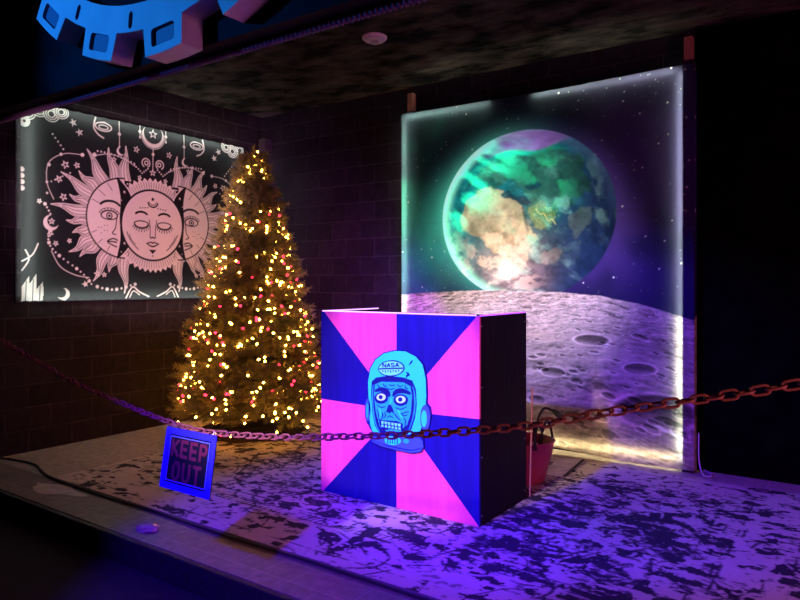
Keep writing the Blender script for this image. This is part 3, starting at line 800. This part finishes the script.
zz(EX0 + .05, EX0 + 1.0, 3.205, 3.214, M_ls); zz(EX0 + 1.45, EX1 - .14, 3.205, 3.214, M_ls)
zz(EX0 + .14, EX1 - .14, .100, .114, M_ls2)

# ------------------------------------------------------------------ Sun and Moon tapestry on the left wall
SY0, SY1, SZ0, SZ1 = 2.89, 5.43, 1.345, 3.115
SX = XL + .085
cv = Canvas(SY1 - SY0, SZ1 - SZ0, .0052)
INKB = (.012, .011, .016)
PALE = (.78, .72, .70)
cv.C[:] = INKB
P = lambda y, z: (y - SY0, z - SZ0)
lw = .011
def cl(pts, w=lw, c=PALE, a=1.0): cv.line([P(*p) for p in pts], w, c, a)
def dot(y, z, r, c=PALE): cv.disc(*P(y, z), r, c)
def star(y, z, r, c=PALE, fill=False, rot=0):
    q = [(y + (r if k % 2 == 0 else r * .42) * math.sin(rot + k * math.pi / 5), z + (r if k % 2 == 0 else r * .42) * math.cos(rot + k * math.pi / 5)) for k in range(10)]
    if fill: cv.poly([P(*p) for p in q], c)
    else: cl(q + [q[0]], .007, c)
def flame(cy, cz, r0, a, half, tip, bend):
    """one wavy sun ray from the disc edge to its tip"""
    b0 = (cy + r0 * math.cos(a - half), cz + r0 * math.sin(a - half)); b1 = (cy + r0 * math.cos(a + half), cz + r0 * math.sin(a + half))
    ln = math.hypot(tip[0] - cy, tip[1] - cz) - r0
    ux, uz = math.cos(a), math.sin(a)
    def off(t, s): return (cy + ux * (r0 + ln * t) - uz * s, cz + uz * (r0 + ln * t) + ux * s)
    e0 = bez([b0, off(.35, -.050 + bend * .7), off(.70, -.015 - bend * .5), tip], 6); e1 = bez([b1, off(.35, .050 + bend * .7), off(.70, .022 - bend * .5), tip], 6)
    full = e0 + e1[::-1]
    cv.poly([P(*p) for p in full], PALE)
    cl(e0, .016, INKB); cl(e1, .016, INKB); cl(e0, .008); cl(e1, .008)
    mid = [((p[0] + q[0]) / 2, (p[1] + q[1]) / 2) for p, q in zip(e0, e1)]
    for k in (-.3, 0., .3):
        cl([((p[0] + q[0]) / 2 + (q[0] - p[0]) * k, (p[1] + q[1]) / 2 + (q[1] - p[1]) * k) for p, q in zip(e0, e1)][:13], .006, INKB, .8)
for cy, tips in ((3.885, [(3.883, 1.41), (3.72, 1.62), (3.561, 1.53), (3.43, 1.76), (3.327, 1.80), (3.36, 1.98), (3.30, 2.09), (3.154, 2.225), (3.33, 2.33), (3.252, 2.528), (3.42, 2.56), (3.495, 2.776), (3.712, 2.825), (3.90, 2.87)]),
                 (4.52, [(4.50, 2.86), (4.698, 2.785), (4.868, 2.753), (4.90, 2.60), (5.045, 2.543), (5.03, 2.40), (5.19, 2.31), (5.159, 2.173), (5.20, 2.03), (5.08, 1.93), (5.07, 1.74), (4.93, 1.72), (4.86, 1.55), (4.74, 1.604), (4.53, 1.42)])):
    for i, t in enumerate(tips):
        a = math.atan2(t[1] - 2.152, t[0] - cy)
        flame(cy, 2.152, .385, a, .15 if i not in (0, len(tips) - 1) else .17, t, .022 * (1 if i % 2 else -1))
# serrated ring behind the moon, seen above and below
ms = [(4.21 + (.49 if k % 2 else .455) * math.cos(2 * math.pi * k / 96), 2.105 + (.49 if k % 2 else .455) * math.sin(2 * math.pi * k / 96)) for k in range(96)]
cv.poly([P(*p) for p in ms], PALE)
for k in range(90):
    a = 2 * math.pi * k / 90; cl([(4.21 + .37 * math.cos(a), 2.105 + .37 * math.sin(a)), (4.21 + .445 * math.cos(a), 2.105 + .445 * math.sin(a))], .006, INKB, .75)
# sun halves: pale discs cut by dark starry bands
def half(cy, sgn):
    n = 60
    arc = [(cy + .395 * math.cos(t) * 1.0, 2.152 + .395 * math.sin(t)) for t in np.linspace(math.pi / 2, 3 * math.pi / 2, n)] if sgn < 0 else [(cy + .395 * math.cos(t), 2.152 + .395 * math.sin(t)) for t in np.linspace(-math.pi / 2, math.pi / 2, n)]
    cutx = cy - .06 if sgn < 0 else cy + .075
    lens = [(cy - sgn * .02 + .01, 2.56), (cy - sgn * .085, 2.42), (cy - sgn * .11, 2.15), (cy - sgn * .085, 1.88), (cy - sgn * .01, 1.74)]
    cv.poly([P(*p) for p in arc], PALE)
    bandp = bez([(cutx + sgn * .03, 2.55), (cutx - sgn * .01, 2.36), (cutx, 2.15), (cutx - sgn * .01, 1.94), (cutx + sgn * .03, 1.75)], 8)
    outer = bez([(cutx + sgn * .005, 1.745), (cutx - sgn * .13, 1.90), (cutx - sgn * .17, 2.15), (cutx - sgn * .13, 2.40), (cutx + sgn * .005, 2.555)], 8)
    cv.poly([P(*p) for p in bandp + outer], INKB)
    cl(bandp, .008); cl(outer, .010)
    cl(arc, .014, INKB)
    for k in range(9):
        z = 1.82 + k * .085; star(cutx - sgn * (.06 + .035 * (k % 3 - 1)), z, .018 if k % 2 else .011, PALE, True)
half(3.885, -1); half(4.52, 1)
cv.disc(*P(4.21, 2.105), .372, INKB); cv.disc(*P(4.21, 2.105), .352, PALE)
# moon face
I = INKB
def el(y, z, ry, rz, w=.009, c=I, a0=0, a1=360): cl([(y + ry * math.cos(R(t)), z + rz * math.sin(R(t))) for t in np.linspace(a0, a1, 26)], w, c)
for s in (-1, 1):
    cy = 4.21 + s * .135
    el(cy, 2.175, .085, .060, .020, I, 40, 140)          # brow
    el(cy, 2.11, .085, .032, .010, I, 10, 170)
    el(cy, 2.115, .080, .045, .016, I, 190, 350)         # closed lid
    for t in range(200, 345, 18):
        cl([(cy + .08 * math.cos(R(t)), 2.115 + .045 * math.sin(R(t))), (cy + .108 * math.cos(R(t)), 2.105 + .075 * math.sin(R(t)))], .009, I)
    cl(bez([(4.21 + s * .045, 2.16), (4.21 + s * .030, 2.06), (4.21 + s * .032, 1.99)], 5), .008, I)
    el(4.21 + s * .018, 1.985, .014, .010, .009, I, 180, 360)
    cl(bez([(4.21 + s * .30, 2.02), (4.21 + s * .25, 1.93), (4.21 + s * .17, 1.85)], 5), .009, I); cl(bez([(4.21 + s * .27, 2.00), (4.21 + s * .25, 1.95), (4.21 + s * .20, 1.90)], 5), .006, I)
    for k in range(4): dot(4.21 + s * (.06 + k * .03), 2.285 - k * .004, .007, I)
cl(bez([(4.14, 1.915), (4.19, 1.930), (4.21, 1.922), (4.23, 1.930), (4.28, 1.915)], 5), .012, I); cl(bez([(4.15, 1.91), (4.21, 1.885), (4.27, 1.91)], 5), .012, I); el(4.21, 1.90, .03, .012, .012, I, 200, 340)
cv.poly([P(*p) for p in ((4.17, 1.85), (4.25, 1.85), (4.21, 1.81))], I); dot(4.21, 1.79, .008, I)
el(4.21, 2.345, .058, .052, .014, I, 190, 350); el(4.21, 2.36, .045, .045, .006, I, 195, 345); star(4.21, 2.375, .026, I, True)
# open-eyed sun faces
def sunface(cy, s):
    ey = cy + s * .165
    el(ey - s * .01, 2.235, .115, .075, .022, I, 30, 150)
    el(ey, 2.165, .085, .050, .013, I, 0, 180); el(ey, 2.165, .085, .036, .010, I, 180, 360); el(ey, 2.165, .11, .075, .006, I, 20, 160)
    dot(ey, 2.165, .034, I); dot(ey, 2.165, .022, PALE); dot(ey, 2.165, .013, I)
    for t in range(20, 170, 20): cl([(ey + .085 * math.cos(R(t)), 2.165 + .05 * math.sin(R(t))), (ey + .11 * math.cos(R(t)), 2.165 + .078 * math.sin(R(t)))], .006, I)
    for k in range(7): dot(ey + s * (.02 + .03 * (k % 4)), 2.07 - .025 * (k // 2), .005, I)
    n0 = cy + s * .085
    cl(bez([(n0, 2.16), (n0 + s * .015, 2.05), (n0 + s * .045, 2.00), (n0 + s * .01, 1.985)], 6), .010, I)
    cl(bez([(n0 - s * .01, 1.93), (n0 + s * .04, 1.945), (n0 + s * .095, 1.915), (n0 + s * .05, 1.885), (n0, 1.865)], 6), .012, I); cl(bez([(n0, 1.91), (n0 + s * .05, 1.915), (n0 + s * .095, 1.915)], 5), .012, I)
    for k in range(5):
        a = R(25 + 18 * k) if s > 0 else R(155 - 18 * k)
        cl([(cy + .375 * math.cos(a), 2.152 + .375 * math.sin(a)), (cy + .30 * math.cos(a + .05 * s), 2.152 + .30 * math.sin(a))], .006, I)
        a = -a; cl([(cy + .375 * math.cos(a), 2.152 + .375 * math.sin(a)), (cy + .32 * math.cos(a), 2.152 + .32 * math.sin(a))], .006, I)
sunface(3.885, -1); sunface(4.52, 1)
# ornaments of the sky around: mirrored arcs of beads, stars, crescents, clouds
mirror = lambda y: 8.42 - y
for f in (lambda y: y, mirror):
    cl([(f(y), z) for y, z in bez([(3.18, 2.27), (3.12, 2.42), (3.14, 2.60), (3.28, 2.70), (3.45, 2.715)], 8)], .006)
    for y, z, r in ((3.12, 2.42, .012), (3.14, 2.58, .016), (3.25, 2.69, .014), (3.45, 2.715, .018), (3.57, 2.735, .02), (3.12, 2.32, .01)): dot(f(y), z, r)
    for k in range(6): dot(f(3.16 - .0 + k * .035), 2.43 + .02 * k, .007)
    for k in range(5): dot(f(3.17 + k * .025), 2.86 - k * .030, .008)
    cl([(f(y), z) for y, z in bez([(3.58, 2.73), (3.72, 2.765), (3.88, 2.745), (4.02, 2.68)], 8)], .006)
    for k in range(12): dot(f(3.60 + k * .036), 2.775 + .018 * math.sin(k / 11 * math.pi) - .0055 * k, .0085)
    # lower bead loop
    for k in range(26):
        t = k / 25; y = 3.10 + .05 * math.sin(t * 9) + .42 * t ** 2.2; z = 2.22 - .72 * t; dot(f(y), z, .009 if k % 4 else .016)
    cl([(f(y), z) for y, z in bez([(3.16, 1.80), (3.24, 1.66), (3.38, 1.585), (3.52, 1.56)], 8)], .007)
    for k in range(9): dot(f(3.60 + k * .05), 1.475 - .03 * math.sin(k * .5), .011 if k % 2 else .017)
    # tendril moons
    cv.disc(*P(f(3.155), 2.055), .070, PALE); cv.disc(*P(f(3.155) + (.022 if f(0) == 0 else -.022), 2.072), .056, INKB)
    star(f(3.162), 2.068, .026)
    for y, z, r in ((3.27, 2.30, .032), (3.23, 2.46, .03), (3.29, 2.60, .034), (3.40, 2.61, .026), (3.42, 2.92, .04), (3.36, 3.00, .04), (3.77, 2.72, .026), (4.02, 2.86, .03), (3.15, 1.96, .026), (3.33, 1.90, .02), (3.60, 1.60, .03), (3.67, 1.59, .022), (3.48, 1.50, .036), (4.06, 2.58, .022), (3.05, 2.24, .02), (3.2, 1.87, .022)):
        star(f(y), z, r, PALE, r > .035, y)
    # pendants from the top
    for y, ln, moon in ((3.83, .26, True), (4.06, .12, False)):
        cl([(f(y), 3.11), (f(y), 3.11 - ln)], .007); dot(f(y), 3.11 - ln * .5, .017); dot(f(y), 3.11 - ln, .012)
        if moon:
            cv.disc(*P(f(y) + .012, 2.81), .042, PALE); cv.disc(*P(f(y) + .028, 2.82), .036, INKB)
    # snake-like coil
    el(f(3.66), 3.02, .085, .042, .013, PALE); el(f(3.66), 3.015, .05, .02, .009, PALE); cl([(f(y), z) for y, z in bez([(3.58, 3.1), (3.56, 3.0), (3.60, 2.94), (3.66, 2.91)], 6)], .014)
    # cloud scrolls in the upper corners
    for y, z, r in ((2.95, 3.02, .07), (3.05, 3.07, .075), (3.16, 3.04, .07), (3.25, 3.08, .065), (2.92, 2.93, .045)):
        cv.disc(*P(f(y), z), r, INKB)
        for q in (1, .72, .44): el(f(y), z, r * q, r * q, .009, PALE)
    # lower scrolls and leaves
    for k, (y, h) in enumerate(((2.93, .22), (2.99, .24), (3.05, .17))):
        e = [P(f(y - .035), 1.35), P(f(y - .03), 1.35 + h * .6), P(f(y + .03), 1.35 + h), P(f(y + .035), 1.35 + h * .5), P(f(y + .03), 1.35)]
        cv.poly(e, PALE); cv.line([P(f(y), 1.35), P(f(y + .005), 1.35 + h * .8)], .008, INKB)
    cv.disc(*P(f(3.27), 1.405), .058, PALE); cv.disc(*P(f(3.245), 1.42), .048, INKB)
    cl([(f(y), z) for y, z in bez([(3.90, 1.36), (3.97, 1.47), (4.05, 1.42), (4.16, 1.37)], 6)], .014); cl([(f(y), z) for y, z in bez([(3.94, 1.36), (3.98, 1.43), (4.05, 1.39)], 6)], .009)
    cl([(f(y), z) for y, z in bez([(2.90, 1.62), (2.96, 1.72), (2.93, 1.80)], 6)], .012); cl([(f(y), z) for y, z in bez([(2.90, 1.70), (2.99, 1.76), (3.04, 1.86)], 6)], .012)
    for k in range(4): dot(f(2.90), 2.34 + k * .055, .022)
    # scroll under the crowning crescent
    el(f(4.13), 2.74, .045, .045, .010, PALE, -60, 240); el(f(4.135), 2.74, .02, .02, .009, PALE)
    for k in range(8): dot(f(4.02 - .02 + k * .022), 2.66 + .018 * abs(k - 4) - .03, .0075)
cv.disc(*P(4.21, 3.03), .125, PALE); cv.disc(*P(4.21, 3.055), .108, INKB); el(4.21, 3.03, .135, .135, .006, PALE, 180, 360); star(4.21, 3.05, .045)
cl([(4.21, 2.90), (4.21, 2.66)], .008); star(4.21, 2.65, .032); dot(4.21, 2.84, .016)
sd = thing('sun_moon_tapestry', 'black and pale sun-and-moon tapestry with glowing edges on the left wall', 'tapestry', (SX, SY0, SZ0))
wv = .004 * np.sin(cv.X * 7 + cv.Y * 2) + .003 * np.sin(cv.Y * 9)
scal = .010 * np.abs(np.sin(cv.X * 24)) * sstep(cv.h - .10, cv.h, cv.Y) + .006 * np.abs(np.sin(cv.X * 40)) * -sstep(.05, 0, cv.Y)
# the print reads left to right along +Y seen from the room; outward normal is +X
M_sc = cloth_mat('printed_tapestry_cloth', 'print', .09, .45)
grid_mesh('cloth', np.stack([wv, cv.X, cv.Y - scal], -1).reshape(-1, 3), cv.nx, cv.ny, cv.C, 'print', M_sc, sd)
M_sl = glow('cool_white_diodes', (.84, 1.0, .88), 32.0)
w_, h_ = cv.w, cv.h
def ss(y0, y1, z0, z1, x0=-.060, x1=-.052): obj('light_strip', box(BM(), x0, x1, y0, y1, z0, z1), M_sl, sd)
ss(.06, .07, .05, h_ - .05); ss(w_ - .03, w_ - .018, .05, h_ - .04); ss(.08, w_ - .04, h_ - .022, h_ - .012); ss(.08, w_ - .04, .02, .030)
bm = BM()
for a in ((.0, w_, h_ - .004, h_ + .008), (.0, w_, -.006, .004), (-.012, 0, -.006, h_ + .008), (w_, w_ + .012, -.006, h_ + .008)):
    box(bm, -.0848, -.066, a[0], a[1], a[2], a[3])
obj('batten', bm, M_pdark, sd)

# ------------------------------------------------------------------ Christmas tree
TX, TY, TH = -5.13, 4.72, 2.86
tree = thing('christmas_tree', 'tall green artificial Christmas tree in the back left corner', 'tree', (TX, TY, 0))
M_ndl = mottled('pine_needles', (.13, .145, .045), (.31, .27, .095), 9, .55, 0, 10)
TV, TF = [], []
def tr(z):
    t = (z - .12) / (TH - .12)
    return .77 * max(0, 1 - t) ** .78 + .012
def needles(p, q, n, ln, wd, ph):
    """bristles along the twig p->q"""
    p, q = np.array(p), np.array(q); t = q - p; L_ = np.linalg.norm(t); t = t / L_
    a = np.cross(t, (0, 0, 1.0)); a /= (np.linalg.norm(a) + 1e-9); b = np.cross(t, a)
    s = rng.random(n); an = rng.random(n) * 2 * np.pi
    o = p + np.outer(s * L_, t)
    d_ = np.outer(np.cos(an), a) + np.outer(np.sin(an), b) + t * (.65 + .5 * rng.random(n))[:, None]
    d_ /= np.linalg.norm(d_, axis=1)[:, None]
    e = o + d_ * (ln * (.7 + .5 * rng.random(n)))[:, None]
    sd_ = np.cross(d_, rng.normal(size=(n, 3))); sd_ /= np.linalg.norm(sd_, axis=1)[:, None]; sd_ *= wd
    k = len(TV) and sum(len(v) for v in TV) or 0
    TV.append(np.stack([o - sd_, o + sd_, e], 1).reshape(-1, 3))
twigs = BM()
nv = 0
levels = 34
for li in range(levels):
    z0 = .20 + (TH - .34) * (li / (levels - 1)) ** 1.02
    r0 = tr(z0); nb = max(5, int(8 + 19 * r0))
    for k in range(nb):
        a = 2 * math.pi * (k + .5 * (li % 2)) / nb + random.uniform(-.15, .15)
        rl = r0 * random.uniform(.80, 1.08)
        droop = random.uniform(-.10, .12) * rl
        base = np.array((.015 * math.cos(a), .015 * math.sin(a), z0)); tipz = z0 + droop + .06
        tip = np.array((rl * math.cos(a), rl * math.sin(a), max(tipz, .10)))
        mid = (base + tip) / 2 + np.array((0, 0, -.03 * rl))
        needles(base + (mid - base) * .3, mid, int(40 + 60 * rl), .058, .0050, 0); needles(mid, tip, int(52 + 85 * rl), .062, .0052, 0)
        tube(twigs, [base, mid, tip], [.006, .004, .002], 3, False)
        ns = 2 + int(rl * 7)
        for j in range(ns):
            t = .30 + .65 * (j + random.random() * .5) / ns
            s0 = mid + (tip - mid) * max(0, (t - .5) * 2) if t > .5 else base + (mid - base) * t * 2
            sg_ = 1 if j % 2 else -1
            aa = a + sg_ * random.uniform(.55, .95); l2 = (.10 + .16 * rl) * random.uniform(.7, 1.15)
            e = s0 + np.array((l2 * math.cos(aa), l2 * math.sin(aa), random.uniform(-.02, .07)))
            needles(s0, e, int(42 + 130 * l2), .055, .0050, 0)
# leader
needles((0, 0, TH - .34), (.01, 0, TH + .04), 260, .05, .003, 0)
V = np.concatenate(TV); nt = len(V) // 3
me = bpy.data.meshes.new('foliage')
me.vertices.add(len(V)); me.vertices.foreach_set('co', V.astype(np.float32).ravel())
me.loops.add(len(V)); me.loops.foreach_set('vertex_index', np.arange(len(V), dtype=np.int32))
me.polygons.add(nt); me.polygons.foreach_set('loop_start', np.arange(0, len(V), 3, dtype=np.int32)); me.polygons.foreach_set('loop_total', np.full(nt, 3, dtype=np.int32))
me.update(calc_edges=True); me.materials.append(M_ndl)
link(bpy.data.objects.new('foliage', me), tree)
obj('branch', twigs, mat('branch_wire', (.03, .035, .02), .7), tree)
obj('trunk', tube(BM(), [(0, 0, .06), (0, 0, 1.5), (0, 0, TH - .1)], [.028, .022, .008], 10), mat('trunk_steel', (.04, .045, .03), .6), tree)
bm = BM()
for k in range(4):
    a = R(45 + 90 * k); tube(bm, [(0, 0, .16), (.20 * math.cos(a), .20 * math.sin(a), .06), (.40 * math.cos(a), .40 * math.sin(a), .026)], .012, 8)
obj('stand', bm, mat('stand_steel', (.03, .03, .03), .5, .5), tree)
# dark gathered cloth round the foot of the tree
prof = [(.06, .16), (.20, .13), (.38, .075), (.50, .045), (.54, .0145)]
sk = obj('tree_skirt', lathe(BM(), prof, 72, (1, 1), lambda a, z: .05 * math.sin(a * 11) + .03 * math.sin(a * 5 + 1)), mottled('skirt_cloth', (.022, .012, .012), (.05, .026, .024), 12, .9, .2), None, True)
sk.location = (TX, TY, 0)
tag(sk, 'dark crumpled cloth skirt spread on the floor around the tree foot', 'tree skirt')
# light strings: one warm white, one red
def bulb_mesh(m, r_):
    bm = BM(); bmesh.ops.create_icosphere(bm, subdivisions=1, radius=r_)
    for v in bm.verts: v.co.z *= 1.35
    q = bpy.data.meshes.new('bulb'); bm.to_mesh(q); bm.free(); q.materials.append(m); return q
def string(name, label, n, m, r_, z0, z1, turns, ph, seed, parts):
    rd = random.Random(seed)
    root = thing(name, label, 'fairy lights', (TX, TY, 0), group=None)
    q = bulb_mesh(m, r_); pts = []
    for k in range(n):
        t = k / (n - 1); z = z0 + (z1 - z0) * (1 - (1 - t) ** .56)
        a = ph + turns * 2 * math.pi * t ** .8 + rd.uniform(-.55, .55)
        z2 = min(max(z + rd.gauss(0, .09), .13), TH - .02); rr_ = tr(z2) * rd.uniform(.80, 1.03) + .02
        pts.append((rr_ * math.cos(a), rr_ * math.sin(a), z2))
    obj('wire', tube(BM(), [(x * .97, y * .97, z - .012) for x, y, z in pts], .0022, 3), mat('green_wire', (.02, .05, .02), .6), root)
    view = sorted(range(n), key=lambda i: math.hypot(pts[i][0] + TX, pts[i][1] + TY))
    rest = BM()
    for j, i in enumerate(view):
        M = Matrix.Translation(pts[i]) @ Matrix.Rotation(rd.uniform(-1.2, 1.2), 4, 'X') @ Matrix.Rotation(rd.uniform(-1.2, 1.2), 4, 'Y')
        if j < parts:
            o = bpy.data.objects.new('bulb', q); link(o, root); o.matrix_local = M
        else:
            t = BM(); t.from_mesh(q); t.transform(M); tmp = bpy.data.meshes.new('t'); t.to_mesh(tmp); t.free(); rest.from_mesh(tmp); bpy.data.meshes.remove(tmp)
    if n > parts: tag(obj('bulb', rest, m, root), kind='stuff')
    else: rest.free()
string('light_string', 'string of warm white bulbs wound around the Christmas tree', 520, glow('warm_bulb', (1, .39, .050), 46.0), .0112, .14, TH - .02, 13, .4, 21, 100)
string('light_string', 'string of small red bulbs wound around the Christmas tree', 150, glow('red_bulb', (1, .02, .055), 8.0), .0125, .30, TH - .35, 9, 2.0, 33, 100)

# ------------------------------------------------------------------ small things
# ceiling detector
dt = thing('ceiling_detector', 'round pale detector disc on the dark ceiling', 'smoke detector', (-3.36, 4.43, ZC))
obj('base', lathe(BM(), [(.001, -.001), (.104, -.001), (.104, -.012), (.098, -.020), (.001, -.020)], 40), mat('detector_plastic', (.80, .70, .72), .45), dt)
obj('cover', lathe(BM(), [(.090, -.020), (.082, -.034), (.050, -.040), (.001, -.040)], 40), mat('detector_plastic_cover', (.55, .48, .52), .45), dt)
obj('grille', lathe(BM(), [(.036, -.040), (.036, -.052), (.030, -.058), (.001, -.058)], 24), mat('detector_grille', (.36, .30, .34), .5), dt)
# little box with a rod at the corner above the tree
wb = thing('wall_box', 'small dark box high on the back wall above the tree top', 'box', (-6.02, YB - .062, 3.20))
obj('housing', box(BM(), -.055, .055, -.055, .060, -.09, .06, .008), mat('speaker_case', (.035, .026, .034), .6, spec=.1), wb)
obj('cable', tube(BM(), [(-.045, -.05, -.09), (-.047, -.05, -.3), (-.045, -.04, -.7)], .006, 6), mat('speaker_cable', (.16, .12, .12), .5), wb)
# pink tub behind the counter
tb = thing('pink_tub', 'pink plastic tub with black cord handles beside the counter', 'tub', (-2.155, 4.70, 0.013))
wob = lambda a, z: .05 * math.sin(2 * a + .5) * (z / .3) + .015 * math.sin(5 * a)
M_tub = mottled('tub_plastic', (.28, .035, .07), (.40, .05, .10), 5, .4, .2, 20)
obj('body', lathe(BM(), [(.001, 0), (.150, 0), (.165, .02), (.205, .20), (.222, .30), (.232, .31), (.226, .318), (.214, .31), (.197, .20), (.158, .03), (.001, .025)], 44, (1, 1), wob), M_tub, tb, True)
for s in (-1, 1):
    y = s * .10
    p = bez([(.14, y - .12 * s, .27), (.16, y - .09 * s, .40), (.15, y, .45), (.16, y + .05 * s, .40), (.18, y + .06 * s, .28)], 6)
    obj('handle', tube(BM(), p, .010, 8), mat('handle_cord', (.010, .010, .012), .5), tb)
bm = BM(); box(bm, .10, .15, -.10, -.06, .275, .315, .004)
obj('tag', bm, mat('white_tag', (.6, .5, .6), .6), tb)
rod = obj('thin_rod', tube(BM(), [(-1.945, 4.36, .012), (-1.935, 4.37, .55), (-1.925, 4.36, .78)], .006, 6), mat('rod_pink', (.42, .16, .20), .5))
tag(rod, 'thin reddish rod standing upright at the back corner of the counter', 'rod')
# black leaf-shaped plug end of a lead hanging in front of the backdrop
bm = BM(); lathe(bm, [(.001, 0), (.012, .01), (.022, .05), (.020, .09), (.006, .13), (.001, .135)], 12)
lf = thing('black_cord', 'black cord arching out of the pink tub with a thick end', 'cord', (-2.115, 4.70, .013))
obj('lead', tube(BM(), bez([(.04, .05, .30), (.06, .06, .46), (.10, .08, .545), (.16, .10, .53)], 8), .009, 6), mat('cord_rubber', (.012, .011, .013), .5), lf)
o = obj('plug', bm, mat('plug_rubber', (.010, .010, .011), .5), lf, True); o.location = (.15, .10, .54); o.rotation_euler = (0, R(125), R(20))
# a card lying on the rug before the backdrop
bm = BM(); slab(bm, [(-.03, -.30), (.14, -.28), (.09, .30), (-.11, .24)], -.0025, .0025); finish(bm)
cd = thing('card_sheet', 'pale printed card lying flat on the rug beside the pink tub', 'card', (-2.06, 5.22, .0165), (0, 0, 0))
o = obj('sheet', bm, mottled('card_print', (.85, .78, .72), (.55, .48, .46), 9, .7, 0, 10), cd); o.rotation_euler = (R(-90), 0, 0)
o = obj('dark_edge', slab(BM(), [(.125, -.285), (.15, -.28), (.10, .30), (.075, .30)], -.0045, -.0028), mat('card_edge', (.02, .018, .02), .7), cd); o.rotation_euler = (R(-90), 0, 0)
# cables and litter on the floor
cb = obj('floor_cable', tube(BM(), bez([(-6.10, 2.74, .010), (-5.86, 2.79, .010), (-5.62, 2.80, .010), (-5.42, 2.74, .010), (-5.15, 2.685, .010), (-4.6, 2.66, .010), (-3.9, 2.675, .010), (-3.2, 2.66, .010), (-2.5, 2.672, .010), (-1.6, 2.66, .010), (-.6, 2.67, .010), (.6, 2.68, .010)], 10), .0085, 8), mat('cable_rubber', (.018, .016, .02), .5))
tag(cb, 'long black cable lying along the front edge of the rug', 'cable')
wc_ = obj('white_cable', tube(BM(), bez([(-1.105, 5.70, .32), (-1.10, 5.68, .12), (-1.06, 5.62, .02), (-1.00, 5.60, .016), (-1.02, 5.70, .016), (-1.08, 5.77, .016)], 8), .005, 6), mat('cable_white', (.6, .5, .6), .5))
tag(wc_, 'thin pale cable looping to the floor at the right post of the backdrop', 'cable')
bm = BM(); bmesh.ops.create_icosphere(bm, subdivisions=3, radius=1)
for v in bm.verts:
    p = v.co.copy(); k = .75 + .5 * float(vnoise(np.array([p.x * 3 + 9]), np.array([p.y * 3 + p.z * 4 + 9]), 5)[0])
    v.co = Vector((p.x * .085 * k, p.y * .055 * k, max(p.z * .020 * k, -.008)))
wr = obj('crumpled_wrapper', bm, mat('clear_plastic', (.55, .42, .50), .12))
wr.location = (-3.62, 2.47, .009); tag(wr, 'small crumpled clear wrapper lying on the front tiles', 'wrapper')
for me_ in [wr.data]:
    b_ = me_.materials[0].node_tree.nodes['Principled BSDF']; b_.inputs['Transmission Weight'].default_value = .5
bm = BM()
slab(bm, [(.28 * math.cos(t) * (1 + .25 * math.sin(3 * t + 1)), .085 * math.sin(t) * (1 + .3 * math.cos(4 * t))) for t in np.linspace(0, 2 * math.pi, 30)[:-1]], -.0010, 0.0010); finish(bm)
sp = obj('scuff_sheet', bm, mottled('dusty_film', (.42, .36, .38), (.58, .50, .50), 14, .6, .1)); sp.rotation_euler = (R(-90), 0, R(6)); sp.location = (-4.86, 2.56, .0016)
tag(sp, 'pale dusty film patch on the front tiles near the left end', 'film')

# ------------------------------------------------------------------ lamps
def spot(name, loc, aim, col, power, angle, blend=.4, radius=.06):
    l = bpy.data.lights.new(name, 'SPOT'); l.color = col; l.energy = power; l.spot_size = R(angle); l.spot_blend = blend; l.shadow_soft_size = radius
    o = bpy.data.objects.new(name, l); link(o); o.location = loc
    o.rotation_euler = (Vector(aim) - Vector(loc)).to_track_quat('-Z', 'Y').to_euler()
    return o
def area(name, loc, aim, col, power, sx, sy):
    l = bpy.data.lights.new(name, 'AREA'); l.shape = 'RECTANGLE'; l.size = sx; l.size_y = sy; l.color = col; l.energy = power
    o = bpy.data.objects.new(name, l); link(o); o.location = loc
    o.rotation_euler = (Vector(aim) - Vector(loc)).to_track_quat('-Z', 'Y').to_euler()
    return o
spot('blacklight_flood', (-2.15, 2.05, 2.72), (-1.9, 4.6, .3), (.045, .003, 1.0), 760, 68, .6, .04)
spot('blacklight_flood', (-1.75, -.40, 2.75), (-2.5, 2.6, 0), (.060, .003, 1.0), 1300, 38, .5, .03)
spot('counter_fill', (-2.0, -1.2, 2.4), (-2.59, 3.63, .70), (1.0, .70, .46), 1200, 19, .25, .12)  # added fill lamp standing in for the glow of fluorescent paint
spot('gear_fill', (-4.5, .3, 3.3), (-3.4, 2.2, 3.0), (.010, .22, .90), 280, 75, .6, .05)  # added fill lamp that turns the gear front cyan-blue
spot('backdrop_fill', (-2.3, 2.75, 3.35), (-2.65, 5.65, 1.88), (.95, .93, .82), 1200, 43, .9, .1)  # added neutral fill, hidden behind the front wall, lifts the Earth print
spot('chain_spot', (1.9, .1, .9), (-1.0, 2.1, .95), (1.0, .30, .28), 190, 34, .6, .1)
area('room_glow', (2.7, 2.65, 1.4), (-3.4, 4.2, .7), (1.0, .20, .48), 70, .5, 1.0)
spot('left_pink_fill', (-3.5, .9, 2.0), (-6.05, 4.2, 2.2), (1.0, .50, .66), 1050, 36, .7, .1)  # unseen pink fill added to brighten the sun and moon print
spot('violet_fill', (-3.0, 4.75, .50), (-4.40, 5.8, 1.40), (.42, .04, 1.0), 420, 58, 1.0, .05)  # unseen violet fill added behind the counter to tint the back wall

w = bpy.data.worlds.new('dark_room'); scn.world = w; w.use_nodes = True
w.node_tree.nodes['Background'].inputs[0].default_value = (.004, .003, .008, 1)
w.node_tree.nodes['Background'].inputs[1].default_value = .6

# ------------------------------------------------------------------ camera
cam = bpy.data.cameras.new('camera'); co = bpy.data.objects.new('camera', cam); link(co)
co.location = (0, 0, 1.5); co.rotation_euler = (R(90), 0, R(35))
cam.sensor_width = 36; cam.lens = 670 / 800 * 36; cam.shift_y = -16 / 800; cam.clip_start = .05
scn.camera = co
scn.view_settings.view_transform = 'Standard'; scn.view_settings.look = 'None'
scn.view_settings.exposure = 0; scn.view_settings.gamma = 1; scn.view_settings.use_curve_mapping = False
